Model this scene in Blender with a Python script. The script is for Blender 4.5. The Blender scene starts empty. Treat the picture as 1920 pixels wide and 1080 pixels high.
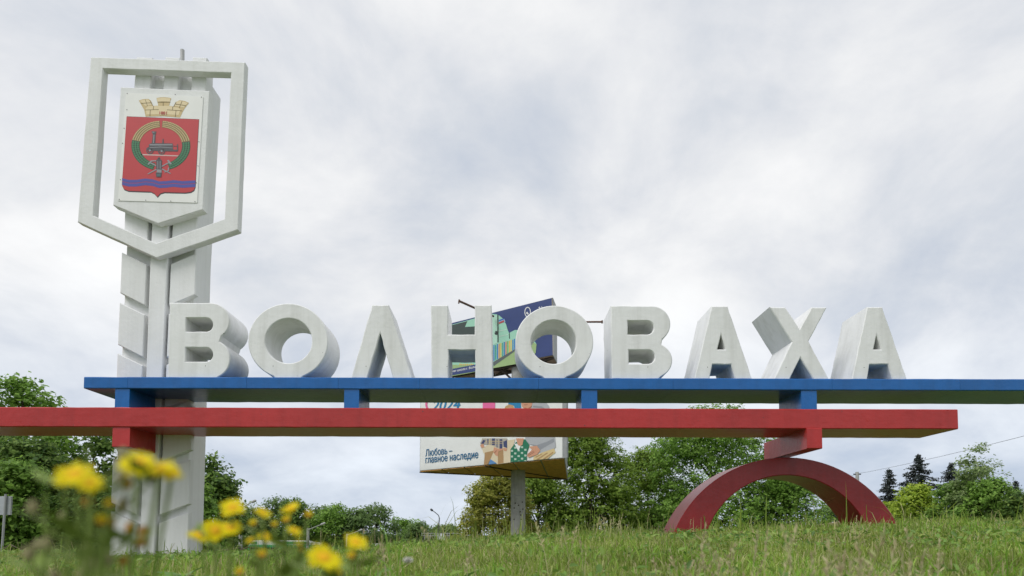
import bpy, bmesh, math, random
import numpy as np
from mathutils import Vector, Matrix

R = math.radians
rng = np.random.default_rng(7)
random.seed(7)
SC = bpy.context.scene
COL = SC.collection

# ------------------------------------------------------------------ camera
FPX, CX, CY, PITCH, ROLL, ZC = 1280.0, 945.0, 936.0, R(3.0), 0.0025, 0.30
_F = Vector((0, math.cos(PITCH), math.sin(PITCH)))
_U0 = Vector((0, -math.sin(PITCH), math.cos(PITCH)))
_R0 = Vector((1, 0, 0))
_R = _R0 * math.cos(ROLL) + _U0 * math.sin(ROLL)
_U = _U0 * math.cos(ROLL) - _R0 * math.sin(ROLL)
CAM = Vector((0, 0, ZC))
cam_d = bpy.data.cameras.new('camera')
cam = bpy.data.objects.new('camera', cam_d); COL.objects.link(cam)
m = Matrix.Identity(4)
for i in range(3):
    m[i][0] = _R[i]; m[i][1] = _U[i]; m[i][2] = -_F[i]; m[i][3] = CAM[i]
cam.matrix_world = m
cam_d.lens = 24; cam_d.sensor_width = 36
cam_d.shift_x = (960 - CX) / 1920; cam_d.shift_y = (CY - 540) / 1920
cam_d.clip_start = 0.02; cam_d.clip_end = 6000
cam_d.dof.use_dof = True; cam_d.dof.focus_distance = 11.0; cam_d.dof.aperture_fstop = 3.3
SC.camera = cam

# ------------------------------------------------------------------ light
SUN_DIR = Vector((-0.46, -0.42, 0.79)).normalized()
sun_el = math.asin(SUN_DIR.z); sun_az = math.atan2(SUN_DIR.x, SUN_DIR.y)
sd = bpy.data.lights.new('sun', 'SUN'); sd.energy = 1.5; sd.angle = R(25); sd.color = (1.0, 0.98, 0.95)
so = bpy.data.objects.new('sun', sd); COL.objects.link(so)
so.rotation_euler = SUN_DIR.to_track_quat('Z', 'Y').to_euler(); so.location = (0, 0, 60)

W = bpy.data.worlds.new('World'); SC.world = W; W.use_nodes = True
nt = W.node_tree; nt.nodes.clear()
def N(t, typ, **kw):
    n = t.nodes.new(typ)
    for k, v in kw.items(): setattr(n, k, v)
    return n
def L(t, a, b): t.links.new(a, b)
def math_n(t, op, a, b=None, clamp=False):
    n = N(t, 'ShaderNodeMath', operation=op, use_clamp=clamp)
    for i, v in enumerate((a, b)):
        if v is None: continue
        if isinstance(v, (int, float)): n.inputs[i].default_value = v
        else: L(t, v, n.inputs[i])
    return n.outputs[0]
def ramp_n(t, fac, stops):
    n = N(t, 'ShaderNodeValToRGB'); e = n.color_ramp.elements
    while len(e) < len(stops): e.new(0.5)
    for el, (p, c) in zip(e, stops):
        el.position = p; el.color = (*c, 1) if len(c) == 3 else c
    L(t, fac, n.inputs[0]); return n.outputs[0]
def mix_n(t, fac, a, b, blend='MIX'):
    n = N(t, 'ShaderNodeMix', data_type='RGBA', blend_type=blend)
    for s, v in ((n.inputs[0], fac), (n.inputs[6], a), (n.inputs[7], b)):
        if isinstance(v, (int, float)): s.default_value = v
        elif isinstance(v, tuple): s.default_value = (*v, 1) if len(v) == 3 else v
        else: L(t, v, s)
    return n.outputs[2]
def noise_n(t, vec, scale, detail=4, rough=0.5, dist=0.0):
    n = N(t, 'ShaderNodeTexNoise'); n.inputs['Scale'].default_value = scale
    n.inputs['Detail'].default_value = detail; n.inputs['Roughness'].default_value = rough
    n.inputs['Distortion'].default_value = dist
    L(t, vec, n.inputs['Vector']); return n.outputs['Fac']
tc = N(nt, 'ShaderNodeTexCoord')
sep = N(nt, 'ShaderNodeSeparateXYZ'); L(nt, tc.outputs['Generated'], sep.inputs[0])
zz = math_n(nt, 'ADD', math_n(nt, 'MAXIMUM', sep.outputs[2], 0.0), 0.42)
u = math_n(nt, 'DIVIDE', sep.outputs[0], zz); v = math_n(nt, 'DIVIDE', sep.outputs[1], zz)
cmb = N(nt, 'ShaderNodeCombineXYZ'); L(nt, u, cmb.inputs[0]); L(nt, v, cmb.inputs[1]); cmb.inputs[2].default_value = 23.2
n1 = noise_n(nt, cmb.outputs[0], 2.5, 12, 0.58, 0.25)
n2 = noise_n(nt, cmb.outputs[0], 0.8, 3, 0.5, 0.0)
cv = math_n(nt, 'ADD', math_n(nt, 'MULTIPLY', n1, 0.68), math_n(nt, 'MULTIPLY', n2, 0.32))
ccol = ramp_n(nt, cv, [(0.34, (4.5, 4.9, 5.6)), (0.42, (5.5, 5.75, 6.15)), (0.475, (6.3, 6.42, 6.65)), (0.52, (6.9, 6.96, 7.05)), (0.57, (7.5, 7.5, 7.5)), (0.64, (8.1, 8.1, 8.05))])
ccol = mix_n(nt, 1.0, ccol, ramp_n(nt, sep.outputs[2], [(0.0, (0.76, 0.84, 0.97)), (0.32, (1, 1, 1))]), 'MULTIPLY')
sky = N(nt, 'ShaderNodeTexSky', sky_type='NISHITA', sun_disc=False)
sky.sun_elevation = sun_el; sky.sun_rotation = sun_az
skyc = mix_n(nt, 0.93, sky.outputs[0], ccol)
bg = N(nt, 'ShaderNodeBackground'); bg.inputs[1].default_value = 0.1
L(nt, skyc, bg.inputs[0])
L(nt, bg.outputs[0], N(nt, 'ShaderNodeOutputWorld').inputs[0])
SC.view_settings.view_transform = 'Standard'; SC.view_settings.look = 'None'
SC.view_settings.exposure = 0.38; SC.view_settings.gamma = 1.0
SC.view_settings.use_curve_mapping = False
SC.render.engine = 'CYCLES'
SC.cycles.max_bounces = 8; SC.cycles.transparent_max_bounces = 8

# ------------------------------------------------------------------ projection helpers (a photo point at a known distance -> world point)
def ray(px, py):
    return _F + _R * ((px - CX) / FPX) - _U * ((py - CY) / FPX)
def at(px, py, Y):
    d = ray(px, py); return CAM + d * (Y / d.y)

# ------------------------------------------------------------------ materials
def mat(name, col, rough=0.6, var=0.15, nscale=2.5, bump=0.15, bscale=35, streak=0.0, chips=0.0, chipcol=(0.05, 0.045, 0.04),
        spec=0.5, island=None, transl=0.0, metal=0.0, dirt=0.0, dirtcol=(0.25, 0.23, 0.19), brush=0.0):
    M = bpy.data.materials.new(name); M.use_nodes = True; t = M.node_tree
    b = t.nodes['Principled BSDF']; out = t.nodes['Material Output']
    b.inputs['Roughness'].default_value = rough; b.inputs['Specular IOR Level'].default_value = spec
    b.inputs['Metallic'].default_value = metal
    tcn = N(t, 'ShaderNodeTexCoord'); P = tcn.outputs['Object']
    c = N(t, 'ShaderNodeRGB'); c.outputs[0].default_value = (*col, 1); c = c.outputs[0]
    if island:
        g = N(t, 'ShaderNodeNewGeometry')
        c = ramp_n(t, g.outputs['Random Per Island'], island)
    if var:
        f = noise_n(t, P, nscale, 5, 0.6)
        k = ramp_n(t, f, [(0.3, (1 - var,) * 3), (0.7, (1 + var * 0.5,) * 3)])
        c = mix_n(t, 1.0, c, k, 'MULTIPLY')
    if streak:
        mp = N(t, 'ShaderNodeMapping'); mp.inputs['Scale'].default_value = (7, 7, 0.5); L(t, P, mp.inputs[0])
        f = noise_n(t, mp.outputs[0], 1.0, 5, 0.6)
        k = ramp_n(t, f, [(0.45, (1, 1, 1)), (0.75, (1 - streak, 1 - streak, 1 - streak * 1.1))])
        c = mix_n(t, 1.0, c, k, 'MULTIPLY')
    if dirt:
        f = noise_n(t, P, 1.3, 8, 0.7)
        k = ramp_n(t, f, [(0.55, (0, 0, 0)), (0.72, (dirt,) * 3)])
        c = mix_n(t, k, c, dirtcol)
    if chips:
        f = noise_n(t, P, 14, 3, 0.6)
        k = ramp_n(t, f, [(0.72 - chips, (0, 0, 0)), (0.735 - chips, (1, 1, 1))])
        c = mix_n(t, k, c, chipcol)
    L(t, c, b.inputs['Base Color'])
    if bump:
        f = noise_n(t, P, bscale, 4, 0.6)
        f2 = noise_n(t, P, bscale * 0.18, 3, 0.5)
        h = math_n(t, 'ADD', f, math_n(t, 'MULTIPLY', f2, 2.0))
        if brush:
            mp = N(t, 'ShaderNodeMapping'); mp.inputs['Scale'].default_value = (3, 60, 60); L(t, P, mp.inputs[0])
            h = math_n(t, 'ADD', h, math_n(t, 'MULTIPLY', noise_n(t, mp.outputs[0], 1.0, 3, 0.5), brush))
        bn = N(t, 'ShaderNodeBump'); bn.inputs['Strength'].default_value = bump; bn.inputs['Distance'].default_value = 0.02
        L(t, h, bn.inputs['Height']); L(t, bn.outputs[0], b.inputs['Normal'])
    if transl:
        tr = N(t, 'ShaderNodeBsdfTranslucent'); L(t, c, tr.inputs[0])
        ms = N(t, 'ShaderNodeMixShader'); ms.inputs[0].default_value = transl
        L(t, b.outputs[0], ms.inputs[1]); L(t, tr.outputs[0], ms.inputs[2]); L(t, ms.outputs[0], out.inputs[0])
    return M

white = mat('white_painted_concrete', (0.78, 0.785, 0.785), 0.6, 0.05, 1.1, 0.18, 20, streak=0.15, chips=-0.025, dirt=0.10, dirtcol=(0.45, 0.44, 0.40))
white2 = mat('white_painted_pylon', (0.755, 0.76, 0.76), 0.65, 0.045, 1.2, 0.18, 24, streak=0.09, dirt=0.15, dirtcol=(0.5, 0.48, 0.43))
red = mat('red_gloss_paint', (0.44, 0.026, 0.024), 0.28, 0.14, 1.0, 0.30, 9, streak=0.14, chips=-0.015, brush=0.15, dirtcol=(0.30, 0.05, 0.05))
blue = mat('blue_gloss_paint', (0.003, 0.112, 0.38), 0.28, 0.16, 1.0, 0.30, 9, streak=0.14, chips=-0.015, brush=0.15, dirtcol=(0.02, 0.08, 0.22))
redarch = mat('red_arch_paint', (0.36, 0.022, 0.026), 0.34, 0.16, 1.0, 0.25, 9, streak=0.18, dirt=0.3, dirtcol=(0.22, 0.03, 0.03))

# ------------------------------------------------------------------ mesh helpers
LOC = {}
def make(name, v, f, material, parent=None, smooth=None, mats=None):
    """One mesh object; v in world coordinates, origin at its base centre."""
    v = np.asarray(v, dtype=np.float64).reshape(-1, 3)
    lo, hi = v.min(0), v.max(0)
    o3 = np.array([(lo[0] + hi[0]) / 2, (lo[1] + hi[1]) / 2, lo[2]])
    me = bpy.data.meshes.new(name)
    me.from_pydata((v - o3).tolist(), [], f)
    me.materials.append(material)
    return link(name, me, o3, parent, smooth)
def link(name, me, o3, parent=None, smooth=None):
    ob = bpy.data.objects.new(name, me); COL.objects.link(ob)
    LOC[ob] = np.array(o3, dtype=float)
    if parent: ob.parent = parent; ob.location = LOC[ob] - LOC[parent]
    else: ob.location = LOC[ob]
    if smooth is not None:
        me.polygons.foreach_set('use_smooth', np.ones(len(me.polygons), dtype=bool))
        me.set_sharp_from_angle(angle=R(smooth))
    return ob
def fast_mesh(name, V, F, material, parent=None, base=None):
    """numpy arrays: V (n,3), F list of (m,k) index arrays."""
    o3 = np.array(base if base is not None else (V[:, 0].mean(), V[:, 1].mean(), V[:, 2].min()), dtype=float)
    me = bpy.data.meshes.new(name)
    me.vertices.add(len(V)); me.vertices.foreach_set('co', (V - o3).astype(np.float32).ravel())
    nl = sum(a.size for a in F); npoly = sum(len(a) for a in F)
    me.loops.add(nl); me.polygons.add(npoly)
    me.loops.foreach_set('vertex_index', np.concatenate([a.ravel() for a in F]).astype(np.int32))
    tot = np.concatenate([np.full(len(a), a.shape[1]) for a in F])
    st = np.concatenate([[0], np.cumsum(tot)[:-1]])
    me.polygons.foreach_set('loop_start', st.astype(np.int32))
    me.update(calc_edges=True); me.validate()
    me.materials.append(material)
    return link(name, me, o3, parent)
def empty(name, loc, label=None, cat=None, group=None):
    e = bpy.data.objects.new(name, None); COL.objects.link(e); e.location = loc; e.empty_display_size = 0.2
    LOC[e] = np.array(loc, dtype=float)
    if label: tag(e, label, cat, group)
    return e
def tag(o, label=None, cat=None, group=None, kind=None):
    if label: o['label'] = label
    if cat: o['category'] = cat
    if group: o['group'] = group
    if kind: o['kind'] = kind
    return o

class MB:
    def __init__(s): s.v = []; s.f = []
    def add(s, v, f):
        k = len(s.v); s.v += [tuple(p) for p in v]; s.f += [tuple(i + k for i in q) for q in f]
    def box(s, x0, x1, y0, y1, z0, z1):
        s.add([(x0, y0, z0), (x1, y0, z0), (x1, y1, z0), (x0, y1, z0), (x0, y0, z1), (x1, y0, z1), (x1, y1, z1), (x0, y1, z1)],
              [(0, 3, 2, 1), (4, 5, 6, 7), (0, 1, 5, 4), (1, 2, 6, 5), (2, 3, 7, 6), (3, 0, 4, 7)])
    def hexa(s, a, b):
        """closed solid between two matching polygons (lists of points)"""
        n = len(a)
        s.add(list(a) + list(b), [tuple(range(n))[::-1], tuple(range(n, 2 * n))] + [(i, (i + 1) % n, n + (i + 1) % n, n + i) for i in range(n)])
    def tube(s, pts, radii, sides=6, cap=True):
        pts = [Vector(p) for p in pts]
        if isinstance(radii, (int, float)): radii = [radii] * len(pts)
        V = []; F = []
        for i, p in enumerate(pts):
            d = (pts[min(i + 1, len(pts) - 1)] - pts[max(i - 1, 0)])
            if d.length < 1e-9: d = Vector((0, 0, 1))
            d.normalize()
            a = d.orthogonal().normalized() if abs(d.z) > 0.99 else d.cross(Vector((0, 0, 1))).normalized()
            b = d.cross(a)
            for k in range(sides):
                t = 2 * math.pi * k / sides
                V.append(p + (a * math.cos(t) + b * math.sin(t)) * radii[i])
        for i in range(len(pts) - 1):
            for k in range(sides):
                F.append((i * sides + k, i * sides + (k + 1) % sides, (i + 1) * sides + (k + 1) % sides, (i + 1) * sides + k))
        if cap:
            F.append(tuple(range(sides))[::-1]); F.append(tuple(range((len(pts) - 1) * sides, len(pts) * sides)))
        s.add(V, F)
    def build(s, name, material, parent=None, smooth=None):
        return make(name, s.v, s.f, material, parent, smooth)

def densify(loop, step, jit, closed_ok=None):
    out = []
    n = len(loop)
    for i in range(n):
        a = np.array(loop[i]); b = np.array(loop[(i + 1) % n]); d = np.linalg.norm(b - a)
        k = max(1, int(d / step))
        for j in range(k):
            p = a + (b - a) * j / k
            if j: p = p + rng.normal(0, jit, 2)
            out.append(tuple(p))
    return out
def prism2d(name, loops, y0, y1, material, parent=None, bevel=0.012, smooth=30, jit=0.0, step=0.08):
    """loops: outlines in world (x, z); extruded from y0 (front) to y1, chamfered edges; inner loops are holes."""
    cu = bpy.data.curves.new('tmp', 'CURVE'); cu.dimensions = '2D'; cu.fill_mode = 'BOTH'
    ox = sum(p[0] for p in loops[0]) / len(loops[0]); oz = min(p[1] for p in loops[0])
    for lp in loops:
        if jit: lp = densify(lp, step, jit)
        sp = cu.splines.new('POLY'); sp.points.add(len(lp) - 1); sp.use_cyclic_u = True
        for q, p in zip(sp.points, lp): q.co = (p[0] - ox, p[1] - oz, 0, 1)
    dep = y1 - y0
    cu.extrude = max(0.0005, dep / 2 - bevel); cu.bevel_depth = bevel; cu.offset = -bevel; cu.bevel_resolution = 0
    o = bpy.data.objects.new('tmp', cu); COL.objects.link(o)
    dg = bpy.context.evaluated_depsgraph_get()
    me = bpy.data.meshes.new_from_object(o.evaluated_get(dg)); me.name = name
    bpy.data.objects.remove(o); bpy.data.curves.remove(cu)
    n = len(me.vertices); co = np.empty(n * 3); me.vertices.foreach_get('co', co); co = co.reshape(-1, 3)
    new = np.stack([co[:, 0], -co[:, 2], co[:, 1]], 1)
    me.vertices.foreach_set('co', new.ravel())
    bm = bmesh.new(); bm.from_mesh(me); bmesh.ops.remove_doubles(bm, verts=bm.verts, dist=1e-5)
    bmesh.ops.recalc_face_normals(bm, faces=bm.faces); bm.to_mesh(me); bm.free()
    me.materials.clear(); me.materials.append(material)
    return link(name, me, (ox, (y0 + y1) / 2, oz), parent, smooth)
def px_loop(pts, Y): return [(at(x, y, Y).x, at(x, y, Y).z) for x, y in pts]
def prism(name, loops, y0, y1, material, parent=None, **k):
    return prism2d(name, [px_loop(l, y0) for l in loops], y0, y1, material, parent, **k)
def arc(cx, cy, rx, ry, a0, a1, n):
    return [(cx + rx * math.cos(R(a0 + (a1 - a0) * i / n)), cy - ry * math.sin(R(a0 + (a1 - a0) * i / n))) for i in range(n + 1)]
def rough_beam(name, x0, x1, y0, y1, z0, z1, material, parent=None, ch=0.012, step=0.16, jit=0.0013):
    """hand-cast concrete bar along X: chamfered section, slightly wandering edges"""
    n = max(2, int((x1 - x0) / step)); V = []; F = []
    sec = [(y0 + ch, z0), (y0, z0 + ch), (y0, z1 - ch), (y0 + ch, z1), (y1 - ch, z1), (y1, z1 - ch), (y1, z0 + ch), (y1 - ch, z0)]
    for i in range(n + 1):
        x = x0 + (x1 - x0) * i / n
        for (y, z) in sec:
            j = rng.normal(0, jit, 2) if 0 < i < n else (0, 0)
            V.append((x, y + j[0], z + j[1]))
    for i in range(n):
        for k in range(8):
            F.append((i * 8 + k, i * 8 + (k + 1) % 8, (i + 1) * 8 + (k + 1) % 8, (i + 1) * 8 + k))
    F.append(tuple(range(8))[::-1]); F.append(tuple(range(n * 8, n * 8 + 8)))
    return make(name, V, F, material, parent, 30)

# ------------------------------------------------------------------ terrain
def sstep(a, b, x):
    t = np.clip((x - a) / (b - a), 0, 1); return t * t * (3 - 2 * t)
def height(x, y):
    x = np.asarray(x, float); y = np.asarray(y, float)
    s = 0.20 * (1 + np.tanh((x + 1.2) / 2.8)) - 0.10
    s = s + 0.03 * np.clip(x - 3.5, 0, 6)
    h = s * sstep(0.5, 9, y) - 3.3 * sstep(11.5 + 2.0 * sstep(-4, 1, x), 42, y)
    return h + 0.02 * np.sin(x * 1.7 + y) * np.sin(y * 1.3) * sstep(60, 20, np.hypot(x, y))
t = np.linspace(-1, 1, 281)
gx = np.sign(t) * np.abs(t) ** 3 * 4000; gy = 9 + gx
GX, GY = np.meshgrid(gx, gy); V = np.stack([GX, GY, height(GX, GY)], -1).reshape(-1, 3)
n = len(t); I = np.arange(n * n).reshape(n, n)
Fq = np.stack([I[:-1, :-1], I[:-1, 1:], I[1:, 1:], I[1:, :-1]], -1).reshape(-1, 4)
soil = mat('soil_and_turf', (0.13, 0.17, 0.05), 0.95, 0.4, 3, 0.5, 30, dirt=0.6, dirtcol=(0.09, 0.075, 0.045), spec=0.2)
g = fast_mesh('ground', V, [Fq], soil, base=(0, 0, 0)); g['kind'] = 'structure'
asphalt = mat('asphalt', (0.055, 0.055, 0.057), 0.9, 0.2, 1.5, 0.3, 40)
mb = MB(); mb.box(-200, 200, 57.0, 66.5, -3.5, -3.285); tag(mb.build('road', asphalt), kind='structure')

# ------------------------------------------------------------------ emblem pylon
YT, YREC = 10.80, 10.92
b0 = at(280, 1040, 11.1)
pyl = empty('emblem_pylon', (b0.x, 11.1, -0.15), 'tall white concrete wheat-ear pylon with the town emblem in a shield frame', 'pylon')
prism('shaft', [[(211, 1052), (237, 473), (252.5, 138), (386, 143), (366, 480), (348.5, 1052)]], YREC, 11.52, white2, pyl)
prism('stem', [[(261, 1052), (281.5, 488), (286, 400), (291, 180), (321, 180), (316.5, 400), (314, 488), (288.5, 1052)]], YT - 0.03, YREC + 0.02, white2, pyl)
def lin(y, a, b): return a[1] + (b[1] - a[1]) * (y - a[0]) / (b[0] - a[0])
for top, bot in ((352, 453), (473, 549), (567, 646), (662, 742), (758, 840), (860, 942), (959, 1052)):
    xo = lambda y: lin(y, (473, 228), (1030, 204)); xi = lambda y: lin(y, (495, 275), (1030, 254))
    if bot == 453: xo = lambda y: lin(y, (400, 234), (460, 231.5))
    ib = min(bot + 24, 1054)
    prism('leaf_plate', [[(xo(top), top), (xi(top + 23), top + 23), (xi(ib), ib), (xo(bot), bot)]], YT, YREC + 0.01, white2, pyl, jit=0.0015, step=0.15)
    xo = lambda y: lin(y, (475, 368), (1030, 352)); xi = lambda y: lin(y, (495, 320), (1030, 295.5))
    prism('leaf_plate', [[(xo(top + 2), top + 2), (xi(top + 22), top + 22), (xi(ib), ib), (xo(bot + 3), bot + 3)]], YT, YREC + 0.01, white2, pyl, jit=0.0015, step=0.15)
for a, b, c, d in ((250, 280, 256, 286), (304.5, 332, 310, 337), (357.5, 385, 361, 388)):
    prism('battlement', [[(a, 182), (b, 182), (d, 108), (c, 106.5)]], YT, 11.06, white2, pyl)
prism('shield_frame', [[(169.7, 106.7), (459.5, 116.5), (446.5, 430.6), (293, 483.8), (145, 416)],
                       [(193.3, 128.5), (432.8, 136.6), (420.7, 410), (293, 456), (175, 404)]], 10.66, 10.81, white2, pyl, jit=0.002, step=0.2)
z1 = lambda X, Y: (120 + X / 2.4545, 70 + Y / 2.4545)
z2 = lambda X, Y: (200 + X / 4.155, 160 + Y / 4.154)
YS = 10.64
shield = prism('shield_panel', [[z1(260, 228), z1(671, 246), z1(640, 792), z1(432, 858), z1(225, 772)]], YS, 10.81, white2, pyl)
mb = MB(); p = at(342, 118, 11.25); q = at(342, 94, 11.25); mb.tube([p - Vector((0, 0, .3)), p, q], 0.035, 10)
mb.build('pipe', mat('grey_pipe', (0.45, 0.45, 0.45), 0.5), pyl, 40)

def emb(X, Y, lift):
    x, y = z2(X, Y); return at(x, y, YS - (lift if lift < .009 else .008 + (lift - .008) * .35))
MASS = {'crown_joint', 'wheat_grain', 'wreath_leaf', 'locomotive', 'locomotive_highlight', 'crossed_hammers', 'printed_check', 'printed_shirt_lines', 'printed_finger_line', 'printed_wall_line', 'printed_straw_shade', 'printed_fence_row', 'printed_drainpipe', 'printed_logo'}
def flat(name, polys, lift, material, parent=shield, fn=emb):
    if name not in MASS:
        return [make(name, [fn(x, y, lift) for x, y in pl], [tuple(range(len(pl)))], material, parent) for pl in polys][-1]
    v = []; f = []
    for j, pl in enumerate(polys):
        k = len(v); v += [fn(x, y, lift + .0006 * (j % 5)) for x, y in pl]; f.append(tuple(range(k, k + len(pl))))
    o = make(name, v, f, material, parent); o['kind'] = 'stuff'; return o
def P(name, col, rough=0.45, **k): return mat(name, col, rough, k.pop('var', 0.05), 3, 0.0, **k)
sheetm = P('emblem_sheet_vinyl', (0.80, 0.80, 0.78))
mb = MB(); fr = [(150, 58), (752, 90), (705, 915), (88, 898)]
mb.hexa([emb(x, y, 0.008) for x, y in fr], [emb(x, y, -0.001) for x, y in fr]); mb.build('emblem_sheet', sheetm, shield)
darkp = P('print_dark', (0.025, 0.025, 0.035)); redp = P('print_red', (0.50, 0.028, 0.034)); goldp = P('print_gold', (0.58, 0.44, 0.21))
gold2 = P('print_gold_light', (0.74, 0.61, 0.37)); goldd = P('print_gold_dark', (0.20, 0.14, 0.05)); greenp = P('print_green', (0.012, 0.07, 0.032))
green2 = P('print_green_light', (0.035, 0.20, 0.085)); bluep = P('print_blue', (0.055, 0.065, 0.34)); steelp = P('print_steel', (0.06, 0.06, 0.07))
steel2 = P('print_steel_light', (0.28, 0.28, 0.31)); whitep = P('print_white', (0.78, 0.78, 0.78)); tealp = P('print_teal', (0.05, 0.13, 0.15))
sh = [(155, 243), (718, 266), (690, 790), (680, 815), (655, 830), (610, 836), (450, 832), (418, 842), (395, 868), (372, 842), (345, 828), (170, 822), (135, 808), (118, 775)]
flat('shield_outline', [[(x + 3, y + (9 if y > 400 else -2)) for x, y in sh]], 0.011, darkp)
flat('shield_field', [sh], 0.014, redp)
top = [(120, 725), (170, 738), (230, 738), (300, 728), (360, 734), (410, 750), (470, 747), (520, 740), (590, 748), (691, 742)]
off = lambda d0, d1: [(x, y + d0) for x, y in top] + [(x, y + d1) for x, y in reversed(top)]
flat('river_wave', [off(-2, 21), off(25, 50)], 0.017, bluep)
def ring_pt(a, k):   # ellipse ring, k 0 inner .. 1 outer
    rx = 165 + 65 * k; ry = 142 + 52 * k
    return (422 + rx * math.cos(R(a)), 470 - ry * math.sin(R(a)))
def ring(a0, a1, n=40):
    return [ring_pt(a0 + (a1 - a0) * i / n, 1) for i in range(n + 1)] + [ring_pt(a1 + (a0 - a1) * i / n, 0) for i in range(n + 1)]
flat('wheat_wreath', [ring(10, 87), ring(92, 167)], 0.017, goldd)
flat('leaf_wreath', [ring(167, 255), ring(-72, 10)], 0.017, greenp)
def grains(a0, a1, sgn, rows, n):
    out = []
    for i in range(n):
        a = a0 + (a1 - a0) * (i + .5) / n; da = abs(a1 - a0) / n
        for k in rows:
            w = 0.5 / len(rows)
            a_, b_ = a - da * .62 * sgn, a + da * .62 * sgn
            out.append([ring_pt(a_, k), ring_pt(a, k + w * .8), ring_pt(b_, k + w * .3), ring_pt(a, k - w * .8)])
    return out
flat('wheat_grain', grains(12, 86, 1, (.12, .38, .64, .9), 22) + grains(93, 166, -1, (.12, .38, .64, .9), 22), 0.020, goldp)
flat('wreath_leaf', grains(168, 254, -1, (.2, .5, .8), 15) + grains(-71, 9, 1, (.2, .5, .8), 15), 0.020, green2)
circ = lambda cx, cy, r, n=20, r2=None: arc(cx, cy, r, r2 or r, 0, 360 - 360 / n, n - 1)
def wheel(cx, cy, r):
    o = [arc(cx, cy, r, r, 0, 360, 24) + arc(cx, cy, r - 7, r - 7, 360, 0, 24)]
    for k in range(4):
        a = R(45 * k + 10); dx, dy = math.cos(a) * r, math.sin(a) * r; nx, ny = -math.sin(a) * 2.2, math.cos(a) * 2.2
        o.append([(cx - dx + nx, cy - dy + ny), (cx + dx + nx, cy + dy + ny), (cx + dx - nx, cy + dy - ny), (cx - dx - nx, cy - dy - ny)])
    return o
flat('track_line', [[(268, 534), (566, 546), (566, 554), (268, 544)]], 0.017, P('print_pinkish', (0.62, 0.42, 0.40)))
loco = [[(328, 462), (345, 450), (515, 452), (518, 500), (552, 502), (552, 516), (400, 512), (312, 505), (308, 490), (330, 488)],
        [(360, 380), (382, 380), (378, 452), (352, 452)], [(350, 357), (388, 359), (382, 382), (358, 382)],
        [(436, 416), (443, 416), (446, 452), (432, 452)], [(548, 458), (556, 458), (556, 512), (548, 512)], [(520, 470), (552, 472), (552, 477), (520, 475)]]
flat('locomotive', loco + wheel(337, 507, 29) + wheel(428, 512, 28), 0.020, steelp)
flat('locomotive_highlight', [[(335, 458), (512, 459), (512, 467), (335, 468)], [(366, 384), (372, 384), (368, 450), (361, 450)],
     [(335, 483), (420, 478), (515, 486), (515, 490), (420, 483), (335, 488)], [(356, 361), (372, 362), (372, 368), (356, 367)]] + [circ(337, 507, 8), circ(428, 512, 8)], 0.023, steel2)
flat('crossed_hammers', [[(318, 688), (322, 694), (486, 606), (482, 598)], [(496, 690), (500, 684), (345, 600), (340, 608)], [(470, 585), (482, 580), (508, 612), (496, 618)],
     [(318, 612), (345, 585), (408, 582), (408, 590), (350, 594), (328, 620)], [(478, 640), (488, 640), (484, 668), (450, 680), (450, 672), (476, 662)]], 0.023, steel2)
flat('miners_lamp', [[(386, 582), (398, 570), (414, 570), (430, 586), (430, 655), (386, 655)], [(382, 678), (430, 680), (424, 716), (386, 714)], [(400, 560), (414, 560), (414, 572), (400, 572)]], 0.026, steelp)
flat('lamp_glass', [[(390, 655), (428, 656), (428, 680), (390, 679)], [(396, 590), (401, 590), (401, 650), (396, 650)], [(414, 590), (419, 590), (419, 650), (414, 650)]], 0.029, steel2)
flat('lamp_base', [[(392, 690), (420, 691), (417, 706), (394, 705)]], 0.029, tealp)
crown = [(250, 118), (285, 107), (325, 105), (345, 120), (362, 160), (402, 158), (388, 98), (420, 93), (445, 92), (475, 94), (503, 99), (486, 158), (520, 165),
         (537, 130), (570, 115), (610, 122), (641, 136), (612, 172), (592, 205), (572, 250), (440, 240), (303, 243), (292, 190)]
flat('mural_crown', [crown], 0.014, goldp)
flat('crown_face', [[(322, 160), (362, 162), (402, 160), (486, 160), (518, 168), (560, 175), (574, 190), (560, 232), (440, 225), (310, 228), (304, 180)],
     [(392, 101), (445, 97), (499, 102), (492, 128), (445, 124), (398, 128)], [(258, 120), (300, 110), (322, 110), (338, 126), (350, 152), (300, 160)], [(545, 126), (572, 119), (632, 137), (600, 172), (530, 160)]], 0.017, gold2)
hl = lambda x0, y0, x1, y1, w=2: [(x0, y0 - w), (x1, y1 - w), (x1, y1 + w), (x0, y0 + w)]
vl = lambda x0, y0, x1, y1, w=2: [(x0 - w, y0), (x0 + w, y0), (x1 + w, y1), (x1 - w, y1)]
flat('crown_joint', [hl(300, 192, 405, 188), hl(470, 190, 588, 198), hl(396, 130, 494, 130), hl(268, 140, 350, 135), hl(536, 145, 618, 158), vl(440, 130, 440, 160), vl(366, 162, 362, 190),
     vl(515, 166, 512, 192), vl(340, 192, 336, 240), vl(540, 195, 534, 244), vl(335, 112, 362, 162), vl(540, 130, 520, 168), vl(300, 110, 318, 160), vl(588, 120, 565, 175)], 0.020, goldd)
flat('date_plate', [[(403, 198), (474, 199), (470, 232), (407, 231)]], 0.021, gold2)
from mathutils.geometry import interpolate_bezier, tessellate_polygon
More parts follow.
